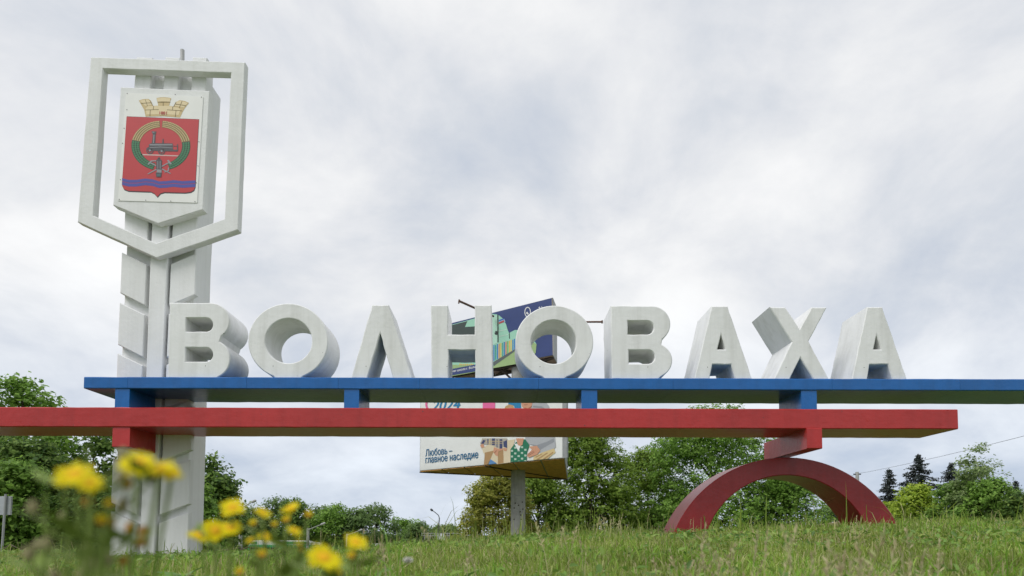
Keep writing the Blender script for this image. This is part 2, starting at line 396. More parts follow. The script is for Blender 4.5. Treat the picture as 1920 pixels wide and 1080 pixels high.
def text_mesh(body, bold=0.0, shear=0.0):
    """outlines of the lettering, every closed contour filled on its own with its holes"""
    cu = bpy.data.curves.new('tmp', 'FONT'); cu.body = body; cu.shear = shear
    o = bpy.data.objects.new('tmp', cu); COL.objects.link(o)
    dg = bpy.context.evaluated_depsgraph_get()
    c2 = o.evaluated_get(dg).to_curve(dg)
    loops = []
    for sp in c2.splines:
        pts = []; bp = sp.bezier_points
        for i in range(len(bp)):
            p, q = bp[i], bp[(i + 1) % len(bp)]
            straight = (p.handle_right - p.co).length < 1e-5 and (q.handle_left - q.co).length < 1e-5
            pts += [Vector((v[0], v[1], 0)) for v in ([p.co] if straight else interpolate_bezier(p.co, p.handle_right, q.handle_left, q.co, 5)[:-1])]
        loops.append(pts)
    bpy.data.objects.remove(o); bpy.data.curves.remove(cu)
    ar = [sum(p.x * q.y - q.x * p.y for p, q in zip(l, l[1:] + l[:1])) / 2 for l in loops]
    def inside(pt, l):
        r = False
        for p, q in zip(l, l[1:] + l[:1]):
            if (p.y > pt.y) != (q.y > pt.y) and pt.x < (q.x - p.x) * (pt.y - p.y) / (q.y - p.y) + p.x: r = not r
        return r
    sgn = 1 if ar[max(range(len(ar)), key=lambda i: abs(ar[i]))] > 0 else -1
    co = []; f = []; lay = []; k = 0
    for i, l in enumerate(loops):
        hole = lambda j: ar[j] * sgn < 0 and any(m_ != j and abs(ar[m_]) > abs(ar[j]) and inside(loops[j][0], loops[m_]) for m_ in range(len(loops)))
        if hole(i): continue
        polys = [l] + [h for j, h in enumerate(loops) if hole(j) and abs(ar[j]) < abs(ar[i]) and inside(h[0], l)]
        tri = tessellate_polygon(polys); base = len(co); k += 1
        for pl in polys:
            co += [(p.x, p.y) for p in pl]; lay += [k % 3] * len(pl)
        f += [tuple(base + t_ for t_ in t) for t in tri]
    return np.array(co), f, lay
def text_on(name, body, A, B, cap, up, lift_v, material, parent, bold=0.0, shear=0.0):
    """text from world point A to B (baseline), capital height cap along vector up"""
    co, f, lay = text_mesh(body, 0.0, shear)
    x0, x1 = co[:, 0].min(), co[:, 0].max()
    U = (co[:, 0] - x0) / (x1 - x0); H = co[:, 1] / 0.73 * cap
    n_ = (B - A).cross(up).normalized(); n_ = -n_ if n_.y > 0 else n_
    v = []; ff = []; w = bold * (B - A).length / (x1 - x0) * 1.5
    for j, (du, dv) in enumerate(((0, 0), (-1, 0), (1, 0), (0, .6), (0, -.6)) if bold else ((0, 0),)):
        k = len(v); sh = (B - A).normalized() * w * du + up * w * dv + n_ * .0005 * j
        v += [A + (B - A) * float(a) + up * float(h) + sh + n_ * (.00015 * l) for a, h, l in zip(U, H, lay)]; ff += [tuple(i + k for i in q) for q in f]
    o = make(name, v, ff, material, parent); o['kind'] = 'stuff'; return o
text_on('date_lettering', '1881', emb(412, 227, .024), emb(466, 228, .024), (emb(412, 202, .024) - emb(412, 227, .024)).length, Vector((0, 0, 1)), Vector(), P('print_red_text', (0.45, 0.03, 0.03)), shield, bold=0.02)
for X, Y in ((160, 63), (535, 72), (738, 92), (158, 190), (720, 440), (712, 628), (700, 760), (688, 906), (500, 902), (305, 895), (98, 888), (108, 735), (124, 452), (136, 335)):
    c = emb(X, Y, 0.008); mb = MB(); mb.tube([c, c + Vector((0, -0.006, 0))], 0.006, 8); mb.build('screw', darkp, shield)

# ------------------------------------------------------------------ beams
ZB1, ZB0 = at(1000, 708.4, 10).z, at(1000, 730.2, 10).z          # blue top / bottom
ZR1, ZR0 = at(900, 765.2, 10).z, at(900, 802.3, 10).z           # red
X = lambda px, Y=10.0: at(px, 720, Y).x
bb = empty('blue_beam', (X(1050), 10.5, ZB0), 'long blue painted concrete beam carrying the white town-name letters', 'beam')
cuts = [157, 239, 462, 634, 787, 1010, 1262, 1560, 1800, 2130]
for a, b in zip(cuts, cuts[1:]):
    rough_beam('beam_segment', X(a) + 0.0015, X(b) - 0.0015, 10.0, 11.05, ZB0, ZB1, blue, bb, ch=0.012)
for a, b, y1 in ((215, 242, 10.86), (645, 673, 10.80), (1090.5, 1120, 10.80), (1503, 1532, 10.84)):
    rough_beam('spacer_block', X(a), X(b), 10.02, y1, ZR1 - 0.01, ZB0 + 0.006, blue, bb, ch=0.008, step=0.1)
rb = empty('red_beam', (X(850), 10.5, ZR0), 'long red painted concrete beam running below the blue beam', 'beam')
rough_beam('beam_body', X(-260), X(1794), 10.0, 10.95, ZR0, ZR1, red, rb)
zb = at(228, 838, 10.02).z
rough_beam('support_block', X(212.5), X(245), 10.02, 10.86, zb, ZR0 + 0.006, red, rb, ch=0.008, step=0.1)
zb = at(1522, 841, 9.97).z
rough_beam('bracket_block', X(1509), X(1537.5), 9.97, 11.62, zb, ZR0 + 0.006, red, rb, ch=0.010, step=0.1)

# ------------------------------------------------------------------ arch
YA = 10.88
ax = at(1476, 900, YA).x
def circ_px(pt, hw, ypx):   # circle through the crown point and the half width at a lower height
    zt = at(1476, pt, YA).z; zl = at(1476, ypx, YA).z; w = hw * YA / FPX; h = zt - zl
    r = (w * w + h * h) / (2 * h); return zt - r, r
zo, ro = circ_px(857.5, 205.5, 981); zi, ri = circ_px(891, 144, 980)
zlow = -0.10
def arc_pts(zc, r, n=48):
    a0 = math.asin(max(-1, (zlow - zc) / r)); return [(ax + r * math.cos(a), zc + r * math.sin(a)) for a in np.linspace(a0, math.pi - a0, n)]
outer = arc_pts(zo, ro); inner = arc_pts(zi, ri)
arch = prism2d('support_arch', [outer + inner[::-1]], YA, YA + 0.80, redarch, None, bevel=0.012, smooth=25)
tag(arch, 'dark red half-round concrete arch holding up the red beam', 'arch')
# keep the bracket resting on the arch crown

# ------------------------------------------------------------------ letters
z5 = lambda x, y: (290 + x / 3.368, 540 + y / 3.368)
z6 = lambda x, y: (760 + x / 3.5556, 540 + y / 3.5556)
z7 = lambda x, y: (1260 + x / 4.174, 540 + y / 4.174)
YL = 10.07
def letter(loops, label, jit=0.0022, depth=0.76):
    out = []
    for l in loops:
        w = px_loop(l, YL); q = []
        for (px, py), (x, z) in zip(l, w):
            q.append((x, ZB1 + 0.001 if py > 706.5 else z))
        out.append(q)
    o = prism2d('concrete_letter', out, YL, YL + depth, white, None, bevel=0.013, smooth=32, jit=jit, step=0.09)
    return tag(o, label, 'letter', 'white concrete letters of the town name')
def ve(x0, x1, top, midy, bot, x0b, holes, rx1, rx2, flat1):
    o = [(x0, top), (flat1, top)] + arc(flat1, (top + midy) / 2, rx1 - flat1, (midy - top) / 2, 88, -55, 16)
    o += arc(flat1, (midy + bot) / 2, rx2 - flat1, (bot - midy) / 2, 62, -88, 18) + [(flat1, bot), (x0b, bot)]
    hs = []
    for hx0, hx1, ht, hb in holes:
        r = (hb - ht) / 2; hs.append([(hx0, ht)] + arc(hx1 - r, (ht + hb) / 2, r, r, 90, -90, 14) + [(hx0, hb)])
    return [o] + hs
letter(ve(318, 0, 567.5, 636, 709.5, 314.5, [(349, 399, 596, 621.6), (348, 399, 651.5, 678)], 430.6, 431.5, 394), 'white concrete letter В opening the town name next to the emblem pylon')
letter([circ(540, 639.5, 75, 96, 70.8), circ(541, 639, 43.8, 80, 42)], 'white ring-shaped letter О beside the opening letter, clear sky through its hole')
letter([[(698, 571.5), (729, 571.5), (773.5, 709), (737, 709), (713, 624.6), (688.5, 709), (657.6, 709)]], 'white concrete letter Л shaped like a wedge without crossbar')
letter([[(808, 572), (839.8, 572), (840, 627), (890, 627), (890, 571.5), (921.7, 571.5), (924, 709), (891, 709), (891, 656), (841, 656), (841, 709), (809, 709)]], 'white concrete letter Н in front of the upper billboard panel')
letter([circ(1039.5, 641.3, 73, 96, 68.6), circ(1038.2, 641, 42.5, 80, 41)], 'white ring-shaped letter О with the billboard showing through its hole')
letter(ve(1145.3, 0, 573.3, 641.5, 709.5, 1147.5, [(1177, 1226, 601.3, 627), (1179, 1228, 656, 682)], 1257.2, 1260.8, 1222), 'white concrete letter В in mid-name just past the billboard')
letter([[z7(310, 142), z7(437, 142), (1410.5, 709.6), (1378.6, 709.6), z7(462, 597), z7(318, 597), (1330, 709.6), (1302, 709.6)],
        [z7(385, 362), z7(420, 480), z7(355, 480)]], 'white concrete letter А standing before the cross-shaped letter')
letter([[z7(765, 147), z7(887, 150), z7(1000, 320), z7(1092, 150), z7(1213, 150), z7(1070, 415), (1554.7, 709.6), (1525.2, 709.6), z7(1006, 545), (1480.4, 709.6), (1450, 709.6), z7(938, 423)]],
       'white concrete letter Х shaped like a cross with four slanting arms')
letter([[z7(1527, 148), z7(1648, 148), (1701, 709.6), (1673, 709.6), z7(1692, 598), z7(1547, 598), (1626, 709.6), (1597, 709.6)],
        [z7(1602, 368), z7(1638, 480), z7(1578, 480)]], 'white concrete letter А closing the town name, nearest the beam end')

# ------------------------------------------------------------------ billboard
galv = mat('grey_galvanised_steel', (0.30, 0.31, 0.32), 0.5, 0.2, 4, 0.1, dirt=0.4, dirtcol=(0.16, 0.12, 0.09))
rust = mat('rusty_steel', (0.14, 0.07, 0.045), 0.8, 0.4, 8, 0.2)
darksteel = mat('dark_rusty_steel', (0.05, 0.035, 0.028), 0.8, 0.4, 8, 0.2)
ply = mat('weathered_plywood', (0.60, 0.30, 0.085), 0.7, 0.45, 5, 0.25, 30, streak=0.0, dirt=0.5, dirtcol=(0.12, 0.055, 0.02))
pale_ply = mat('grey_brown_boards', (0.30, 0.20, 0.15), 0.8, 0.4, 4, 0.2, dirt=0.5, dirtcol=(0.08, 0.055, 0.04))
conc = mat('grey_concrete_pole', (0.33, 0.33, 0.32), 0.85, 0.2, 3, 0.4, 25, streak=0.25, chips=0.012, chipcol=(0.03, 0.03, 0.03), dirt=0.5, dirtcol=(0.2, 0.19, 0.17))
pc = at(971.5, 900, 29.25)
bill = empty('billboard', (pc.x, 29.25, -3.0), 'two-tier roadside billboard on a grey concrete pole behind the letters', 'billboard')
mb = MB(); mb.tube([(pc.x, 29.25, -3.2), (pc.x, 29.25, 2.2), (pc.x, 29.25, 9.4)], [0.335, 0.31, 0.29], 20); mb.build('pole', conc, bill, 40)
mb = MB(); mb.tube([(pc.x, 29.25, 1.95), (pc.x, 29.25, 1.99)], [0.322, 0.322], 20); mb.build('pole_band', galv, bill, 40)
for px, py in ((966, 944), (972, 948), (979, 942), (964, 953), (975, 960), (980, 955), (976, 966), (964, 974), (977, 974)):
    q = at(px, py, 29.25); dx = q.x - pc.x; yy = 29.25 - math.sqrt(max(0.001, 0.318 ** 2 - dx * dx))
    mb = MB(); mb.tube([(q.x, yy + .03, q.z), (q.x, yy - 0.006, q.z)], [0.035, 0.03], 7); mb.build('pole_hole', darksteel, bill)
# lower triangular panel
Lp, R1, R2 = at(787, 883.5, 30.0), at(1059, 858, 24.75), at(1064, 897, 33.75)
z0 = (Lp.z + R1.z + R2.z) / 3; ztop = z0 + 3.1
Lp.z = R1.z = R2.z = z0
up = Vector((0, 0, 1))
def raise_(p, z): return Vector((p.x, p.y, z))
nrm = (R1 - Lp).cross(up).normalized()
if nrm.y > 0: nrm = -nrm
mb = MB(); mb.hexa([Lp, R1, R2], [raise_(p, ztop) for p in (Lp, R1, R2)])
low = mb.build('lower_panel', galv, bill)
def plane_fn(zfn, p0, nv):
    def fn(X, Y, lift):
        x, y = zfn(X, Y); d = ray(x, y); t = (p0 + nv * lift - CAM).dot(nv) / d.dot(nv); return CAM + d * t
    return fn
za = lambda x, y: (780 + x / 6.353, 740 + y / 6.353)
ban = plane_fn(za, Lp, nrm)
vinyl = mat('banner_vinyl', (0.76, 0.765, 0.76), 0.4, 0.05, 2, 0.0)
# banner cloth: a grid with real creases gathering towards the lower corners
def banner(name, A, B, zlo, zhi, nv, material, parent, crease=0.0, nu=60, nvv=24):
    V = []; F = []
    for j in range(nvv + 1):
        for i in range(nu + 1):
            a, b = i / nu, j / nvv
            p = A + (B - A) * a; p = Vector((p.x, p.y, zlo + (zhi - zlo) * b))
            w = math.sin(a * 95 + b * 14) * max(0, 1 - b * 3.2) * (max(0, 1 - a * 1.9) + max(0, a - .82) * 4) if crease else 0
            edge = 0 if i in (0, nu) or j in (0, nvv) else 1
            V.append(p + nv * (0.012 + crease * (w * .5 + .5) * edge))
    for j in range(nvv):
        for i in range(nu):
            k = j * (nu + 1) + i; F.append((k, k + 1, k + nu + 2, k + nu + 1))
    return make(name, V, F, material, parent, 60)
banner('banner', Lp + (R1 - Lp) * .004, R1 - (R1 - Lp) * .012, z0 + 0.02, ztop - 0.02, nrm, vinyl, low, 0.022)
ed = (R1 - Lp).normalized()
mb = MB(); e0 = R1 + ed * 0.01
mb.hexa([e0 + nrm * .03, e0 + nrm * .03 + ed * .10, e0 + ed * .10 - nrm * .06, e0 - nrm * .06], [raise_(q, ztop + .02) for q in (e0 + nrm * .03, e0 + nrm * .03 + ed * .10, e0 + ed * .10 - nrm * .06, e0 - nrm * .06)])
mb.build('edge_profile', galv, low)
ts = [0, .18, .35, .53, .69, .86, 1.0]
for a, b in zip(ts, ts[1:]):
    a2, b2 = a + .004, b - .004
    A1, A2, B1, B2 = Lp.lerp(R1, a2), Lp.lerp(R2, a2), Lp.lerp(R1, b2), Lp.lerp(R2, b2)
    mb = MB(); dz = Vector((0, 0, 0.03 + random.random() * .012)); q = [A1, B1, B2, A2]
    c = sum(q, Vector()) / 4; q = [c + (p - c) * .985 for p in q]
    mb.hexa([p - dz for p in q], [p + Vector((0, 0, .002)) for p in q]); mb.build('plywood_panel', ply, low)
mb = MB(); mb.tube([Lp + Vector((0, 0, -.05)), R2 + Vector((0, 0, -.05))], 0.035, 6); mb.tube([Lp.lerp(R1, .5) - up * .05, R2 - up * .05], .03, 6); mb.build('bottom_rail', darksteel, low)
skinp = P('print_skin', (0.58, 0.29, 0.18)); pinkp = P('print_pink', (0.75, 0.13, 0.33)); cyanp = P('print_cyan', (0.01, 0.20, 0.42)); navyt = P('print_navy_text', (0.01, 0.12, 0.26))
hairp = P('print_hair', (0.50, 0.30, 0.13)); greyp = P('print_grey', (0.40, 0.41, 0.44)); creamp = P('print_cream', (0.66, 0.56, 0.40)); tanp = P('print_tan', (0.40, 0.24, 0.11))
plaidp = P('print_plaid', (0.40, 0.36, 0.31)); navyp = P('print_navy', (0.045, 0.055, 0.14)); gplaid = P('print_green_plaid', (0.01, 0.16, 0.085)); jeansp = P('print_jeans', (0.10, 0.24, 0.50)); strawp = P('print_straw', (0.62, 0.48, 0.24))
LB = 0.038
rect = lambda x0, y0, x1, y1: [(x0, y0), (x1, y0), (x1, y1), (x0, y1)]
fl = lambda name, polys, k, m_: flat(name, polys, LB + k * .002, m_, low, ban)
fl('printed_block', [[(795, 10), (945, 0), (936, 300), (792, 310)]], 0, pinkp)
fl('printed_ring', [arc(190, 115, 80, 95, 100, 300, 24) + arc(190, 115, 56, 70, 300, 100, 24)], 0, pinkp)
fl('printed_flag', [[(1095, 30), (1245, 20), (1252, 178), (1180, 182), (1165, 128), (1100, 118)]], 0, cyanp)
fl('printed_sweater', [[(1400, 60), (1540, 80), (1580, 130), (1640, 300), (1665, 620), (1600, 700), (1480, 705), (1440, 620), (1350, 590), (1300, 540), (1310, 300), (1340, 185)]], 0, greyp)
fl('printed_sleeve_fold', [[(1350, 590), (1440, 600), (1560, 560), (1640, 520), (1650, 560), (1560, 610), (1475, 660), (1440, 620)], [(1400, 130), (1500, 140), (1580, 200), (1560, 210), (1480, 160), (1390, 150)]], 1, P('print_dark_grey', (0.27, 0.28, 0.31)))
fl('printed_trousers', [[(785, 640), (850, 600), (960, 560), (1120, 540), (1180, 530), (1150, 640), (1135, 805), (970, 828), (880, 790), (800, 690)]], 1, creamp)
fl('printed_straw', [[(1400, 740), (1500, 690), (1645, 640), (1660, 690), (1560, 765), (1395, 778)]], 1, strawp)
fl('printed_straw_shade', [[(1430, 770), (1560, 690), (1575, 694), (1460, 772)], [(1510, 765), (1630, 680), (1640, 690), (1540, 766)], [(1420, 742), (1500, 700), (1504, 706), (1430, 750)]], 2, tanp)
fl('printed_breeches', [[(820, 690), (930, 665), (890, 760), (852, 832), (808, 836)], [(975, 680), (1040, 650), (1044, 812), (975, 826)]], 2, tanp)
fl('printed_jeans', [[(885, 768), (965, 818), (868, 830)]], 2, jeansp)
fl('printed_hair', [[(1045, 195), (1062, 142), (1108, 116), (1155, 128), (1185, 195), (1200, 300), (1030, 300)]], 1, hairp)
fl('printed_face', [[(1078, 195), (1098, 152), (1130, 135), (1165, 195), (1150, 290), (1095, 290)], [(1240, 30), (1400, 40), (1375, 150), (1325, 195), (1290, 168), (1262, 142)]], 2, skinp)
fl('printed_face_shade', [[(1290, 168), (1325, 195), (1375, 150), (1380, 130), (1330, 165), (1295, 150)], [(1282, 118), (1330, 112), (1328, 120), (1290, 126)]], 3, P('print_skin_dark', (0.36, 0.15, 0.09)))
fl('printed_shirt', [[(762, 585), (790, 520), (1085, 520), (1088, 640), (1040, 622), (1000, 645), (900, 602), (820, 590)]], 2, plaidp)
fl('printed_check', [rect(905, 520, 940, 600), rect(995, 530, 1028, 642), [(1040, 560), (1084, 540), (1086, 635), (1045, 620)], [(800, 540), (830, 545), (800, 590), (775, 580)], rect(850, 530, 862, 590), rect(960, 530, 970, 630)], 3, navyp)
fl('printed_shirt_lines', [rect(830, 552, 1030, 558), rect(850, 575, 1030, 580), rect(875, 525, 881, 595)], 4, strawp)
fl('printed_hand', [[(763, 602), (798, 582), (816, 625), (778, 634)], [(930, 625), (985, 645), (1040, 640), (1036, 660), (982, 672), (975, 735), (945, 720), (918, 680)], [(1040, 632), (1086, 640), (1076, 672), (1050, 668)],
     [(1345, 618), (1440, 608), (1482, 665), (1440, 715), (1345, 748), (1325, 735), (1330, 705), (1382, 655)]], 5, skinp)
fl('printed_finger_line', [[(1335, 722), (1410, 680), (1412, 685), (1338, 730)], [(1330, 708), (1400, 668), (1402, 673), (1332, 714)], [(930, 690), (960, 660), (964, 664), (936, 696)]], 6, P('print_skin_line', (0.33, 0.13, 0.08)))
fl('printed_waistcoat', [[(1125, 650), (1190, 565), (1300, 530), (1352, 600), (1322, 690), (1316, 792), (1125, 802)]], 3, gplaid)
ck = []
for i in range(5):
    for j in range(7):
        x = 1130 + i * 40; y = 590 + j * 34 - i * 3
        if (i + j) % 2 == 0 and x + 26 < 1325 and y > 600: ck.append(rect(x, y, x + 26, min(y + 22, 792)))
fl('printed_check', ck, 4, P('print_pale_green', (0.45, 0.56, 0.48)))
fl('printed_collar', [[(1172, 585), (1258, 585), (1225, 660), (1212, 660)]], 5, whitep)
fl('printed_neck', [[(1190, 520), (1284, 520), (1268, 598), (1240, 612), (1212, 600)]], 6, skinp)
LV = Vector((0, 0, 0))
b1 = lambda X_, Y_: ban(X_, Y_, LB)
cap = (b1(118, 650) - b1(118, 733)).length
text_on('lettering', 'Любовь –', b1(113, 735), b1(430, 700), cap, up, LV, navyt, low, bold=0.014)
text_on('lettering', 'главное наследие', b1(113, 816), b1(740, 752), cap, up, LV, navyt, low, bold=0.014)
text_on('lettering', '2024', b1(190, 188), b1(530, 172), cap * 1.5, up, LV, cyanp, low, bold=0.012, shear=0.25)
# upper panel
U_L, U_R = at(847, 703, 31.0), at(1037, 665, 27.6)
uz0 = (U_L.z + U_R.z) / 2; uz1 = (at(847, 605, 31.0).z + at(1037, 558.5, 27.6).z) / 2
U_L.z = U_R.z = uz0; bk = Vector((0.27, 1.3, 0))
un = (U_R - U_L).cross(up).normalized()
if un.y > 0: un = -un
mb = MB(); mb.hexa([U_L, U_R, U_R + bk, U_L + bk], [raise_(p, uz1) for p in (U_L, U_R, U_R + bk, U_L + bk)])
upp = mb.build('upper_panel', galv, bill)
zb_ = lambda x, y: (830 + x / 6.352, 545 + y / 6.352)
ubn = plane_fn(zb_, U_L, un)
navyb = mat('navy_vinyl', (0.032, 0.055, 0.185), 0.4, 0.08, 2, 0.0)
banner('banner', U_L, U_R, uz0 + .01, uz1 - .01, un, navyb, upp, 0.010)
fu = lambda name, polys, k, m_: flat(name, polys, 0.025 + k * .002, m_, upp, ubn)
mint = P('print_mint', (0.33, 0.62, 0.48)); darkg = P('print_dark_green', (0.045, 0.065, 0.06)); lawn = P('print_lawn', (0.32, 0.45, 0.20)); asph = P('print_asphalt', (0.10, 0.12, 0.12)); blk = P('print_black_green', (0.02, 0.03, 0.025))
ub = lambda X_: 0  # kept simple: the print is laid out along the panel
photo = [(108, 405), (385, 330), (590, 275), (660, 285), (720, 335), (755, 400), (775, 470), (790, 505), (860, 468), (960, 470), (1040, 540), (1090, 590), (1118, 640), (1108, 740), (1060, 800), (900, 868), (610, 922), (110, 1018)]
fu('printed_photo', [photo], 0, mint)
fu('printed_roof', [[(110, 410), (295, 362), (265, 432), (385, 425), (600, 380), (600, 560), (110, 560)]], 1, darkg)
fu('printed_wall', [[(390, 345), (600, 290), (655, 300), (655, 620), (605, 640), (390, 640)]], 2, P('print_pale_mint', (0.42, 0.66, 0.54)))
fu('printed_drainpipe', [[(650, 285), (664, 285), (666, 612), (652, 618)], [(790, 500), (798, 500), (800, 572), (790, 572)], circ(638, 508, 20, 14), [(625, 480), (652, 480), (652, 488), (625, 488)]], 3, blk)
fu('printed_window', [[(670, 340), (735, 335), (748, 372), (668, 398)]], 3, P('print_sky_blue', (0.30, 0.50, 0.72)))
fu('printed_banner_red', [[(668, 375), (732, 350), (736, 372), (668, 398)]], 4, P('print_brick_red', (0.42, 0.08, 0.08)))
fu('printed_banner_blue', [[(668, 352), (728, 328), (732, 342), (668, 366)]], 4, P('print_strong_blue', (0.03, 0.10, 0.45)))
fu('printed_wall_line', [[(668, 480), (770, 458), (770, 462), (668, 484)], [(668, 545), (775, 520), (775, 524), (668, 549)]], 4, P('print_white_line', (0.7, 0.75, 0.72)))
fu('printed_lawn', [[(600, 900), (700, 830), (850, 730), (1010, 640), (1060, 600), (1118, 640), (1108, 740), (1060, 800), (900, 868), (610, 922), (300, 985), (110, 1018), (110, 880)]], 1, lawn)
fu('printed_path', [[(600, 850), (820, 720), (900, 670), (902, 690), (826, 745), (606, 900)]], 3, asph)
cols = [(0.02, 0.16, 0.50), (0.02, 0.30, 0.22), (0.02, 0.16, 0.50), (0.70, 0.25, 0.08), (0.72, 0.52, 0.06), (0.06, 0.36, 0.28), (0.02, 0.16, 0.50), (0.62, 0.15, 0.08), (0.20, 0.45, 0.10), (0.72, 0.45, 0.06), (0.72, 0.52, 0.10), (0.05, 0.20, 0.5)]
fmat = [P('print_fence_%d' % i, c) for i, c in enumerate(cols)]
for i in range(22):
    x = 440 + i * 20.5; ty = 650 - (x - 600) * .30; by = 840 - (x - 600) * .52
    fu('printed_fence_picket', [[(x, ty + (8 if i % 2 else 0)), (x + 13, ty - 3), (x + 13, by - 5), (x, by)]], 2, fmat[(i - 8) % 12])
fu('printed_fence_row', [[(200 + i * 22, 868 + (i % 3) * 4), (213 + i * 22, 868 + (i % 2) * 5), (213 + i * 22, 886), (200 + i * 22, 888)] for i in range(8)], 3, fmat[9])
fu('printed_strip', [[(0, 960), (110, 932), (385, 880), (600, 838), (600, 905), (385, 962), (110, 1008), (0, 1030)]], 4, navyb)
bu = lambda X_, Y_: ubn(X_, Y_, 0.036)
text_on('lettering', 'жная школа г. Волно', bu(85, 978), bu(410, 916), (bu(110, 946) - bu(110, 972)).length, up, LV, whitep, upp, bold=0.012)
fu('printed_logo', [arc(1012, 255, 38, 62, 0, 360, 28) + arc(1012, 255, 29, 51, 360, 0, 28), [(995, 262), (1008, 250), (1024, 275), (1018, 290), (1008, 275), (1000, 280)],
                    [(1140, 206), (1152, 188), (1162, 200), (1158, 210)], [(1178, 186), (1184, 184), (1186, 204), (1180, 206)]], 1, whitep)
fu('printed_edge', [[(1300, 88), (1308, 86), (1318, 760), (1312, 762)]], 1, P('print_pale_edge', (0.4, 0.36, 0.28)))
for a, b in ((0, .2), (.2, .4), (.4, .6), (.6, .8), (.8, 1)):
    q = [U_L.lerp(U_R, a + .004), U_L.lerp(U_R, b - .004), U_L.lerp(U_R, b - .004) + bk * .97, U_L.lerp(U_R, a + .004) + bk * .97]
    q = [p + Vector((0, .03, 0)) for p in q]
    mb = MB(); mb.hexa([p - up * .03 for p in q], [p + up * .002 for p in q]); mb.build('underside_board', pale_ply, upp)
mb = MB(); md = lambda a, k: U_L.lerp(U_R, a) + bk * k - up * .09
for a, k, b, l in ((0, .1, 1, .1), (0, .9, 1, .9), (.72, .1, .98, .9), (.98, .1, .72, .9), (.42, .1, .6, .9), (.6, .1, .42, .9)): mb.tube([md(a, k), md(b, l)], .045, 6)
for a, k in ((.5, .2), (.62, .6), (.8, .9)): mb.tube([md(a, k), Vector((pc.x, 29.25, uz0 - 0.9))], .05, 6)
mb.build('truss', darksteel, upp)
mb = MB(); a_, b_ = at(861, 564.5, 26.0), at(925, 593, 29.3); mb.tube([a_, b_], .045, 8); mb.tube([a_ + Vector((-.02, 0, -.1)), a_ + Vector((0, 0, .06))], .03, 6); mb.build('lamp_arm', rust, bill)
mb = MB(); a_, b_ = at(1040, 604, 28.3), at(1129, 603.5, 28.0); mb.tube([a_, b_], .04, 8); mb.tube([b_ + Vector((0, 0, -.06)), b_ + Vector((.0, 0, .06))], .035, 6); mb.build('lamp_arm', rust, bill)

# ------------------------------------------------------------------ trees
bark = mat('bark', (0.075, 0.06, 0.045), 0.9, 0.4, 6, 0.4, 20)
pale_bark = mat('pale_birch_bark', (0.42, 0.40, 0.36), 0.8, 0.5, 6, 0.3, 20)
def leafmat(name, a, b, c): return mat(name, b, 0.55, 0.25, 0.35, 0, island=[(0.0, a), (0.5, b), (1.0, c)], transl=0.48, spec=0.3)
LM = {
 'linden': leafmat('linden_leaves', (0.118, 0.212, 0.026), (0.218, 0.342, 0.042), (0.342, 0.472, 0.083)),
 'yellow': leafmat('yellowish_linden_leaves', (0.191, 0.223, 0.028), (0.342, 0.374, 0.058), (0.526, 0.494, 0.112)),
 'deep': leafmat('deep_green_leaves', (0.060, 0.130, 0.028), (0.135, 0.240, 0.046), (0.27, 0.39, 0.085)),
 'fresh': leafmat('fresh_green_leaves', (0.112, 0.223, 0.032), (0.208, 0.367, 0.058), (0.335, 0.526, 0.104)),
 'far': leafmat('far_green_leaves', (0.104, 0.183, 0.055), (0.168, 0.271, 0.080), (0.240, 0.350, 0.112)),
 'lime': leafmat('lime_bush_leaves', (0.208, 0.319, 0.026), (0.367, 0.494, 0.048), (0.542, 0.653, 0.096)),
 'grey': leafmat('grey_green_leaves', (0.159, 0.240, 0.087), (0.255, 0.350, 0.127), (0.367, 0.463, 0.191)),
}
needle = mat('spruce_needles', (0.05, 0.06, 0.05), 0.7, 0.25, 1, 0, island=[(0, (0.022, 0.034, 0.030)), (0.6, (0.045, 0.060, 0.055)), (1, (0.080, 0.085, 0.085))], spec=0.2)
def unit(n):
    a = rng.normal(size=(n, 3)); return a / np.linalg.norm(a, axis=1, keepdims=True)
def leaf_quads(P_, Nn, size):
    n = len(P_)
    r = unit(n); T = np.cross(Nn, r); T /= np.linalg.norm(T, axis=1, keepdims=True) + 1e-9; B = np.cross(Nn, T)
    s = size * rng.uniform(0.6, 1.35, (n, 1)); w = s * rng.uniform(0.38, 0.62, (n, 1)); f = s * rng.uniform(-.15, .25, (n, 1))
    Vv = np.stack([P_ - T * s * .5, P_ - B * w * .5 + Nn * f * .4, P_ + T * s * .5, P_ + B * w * .5 + Nn * f * .4], 1).reshape(-1, 3)
    return Vv, np.arange(n * 4).reshape(n, 4)
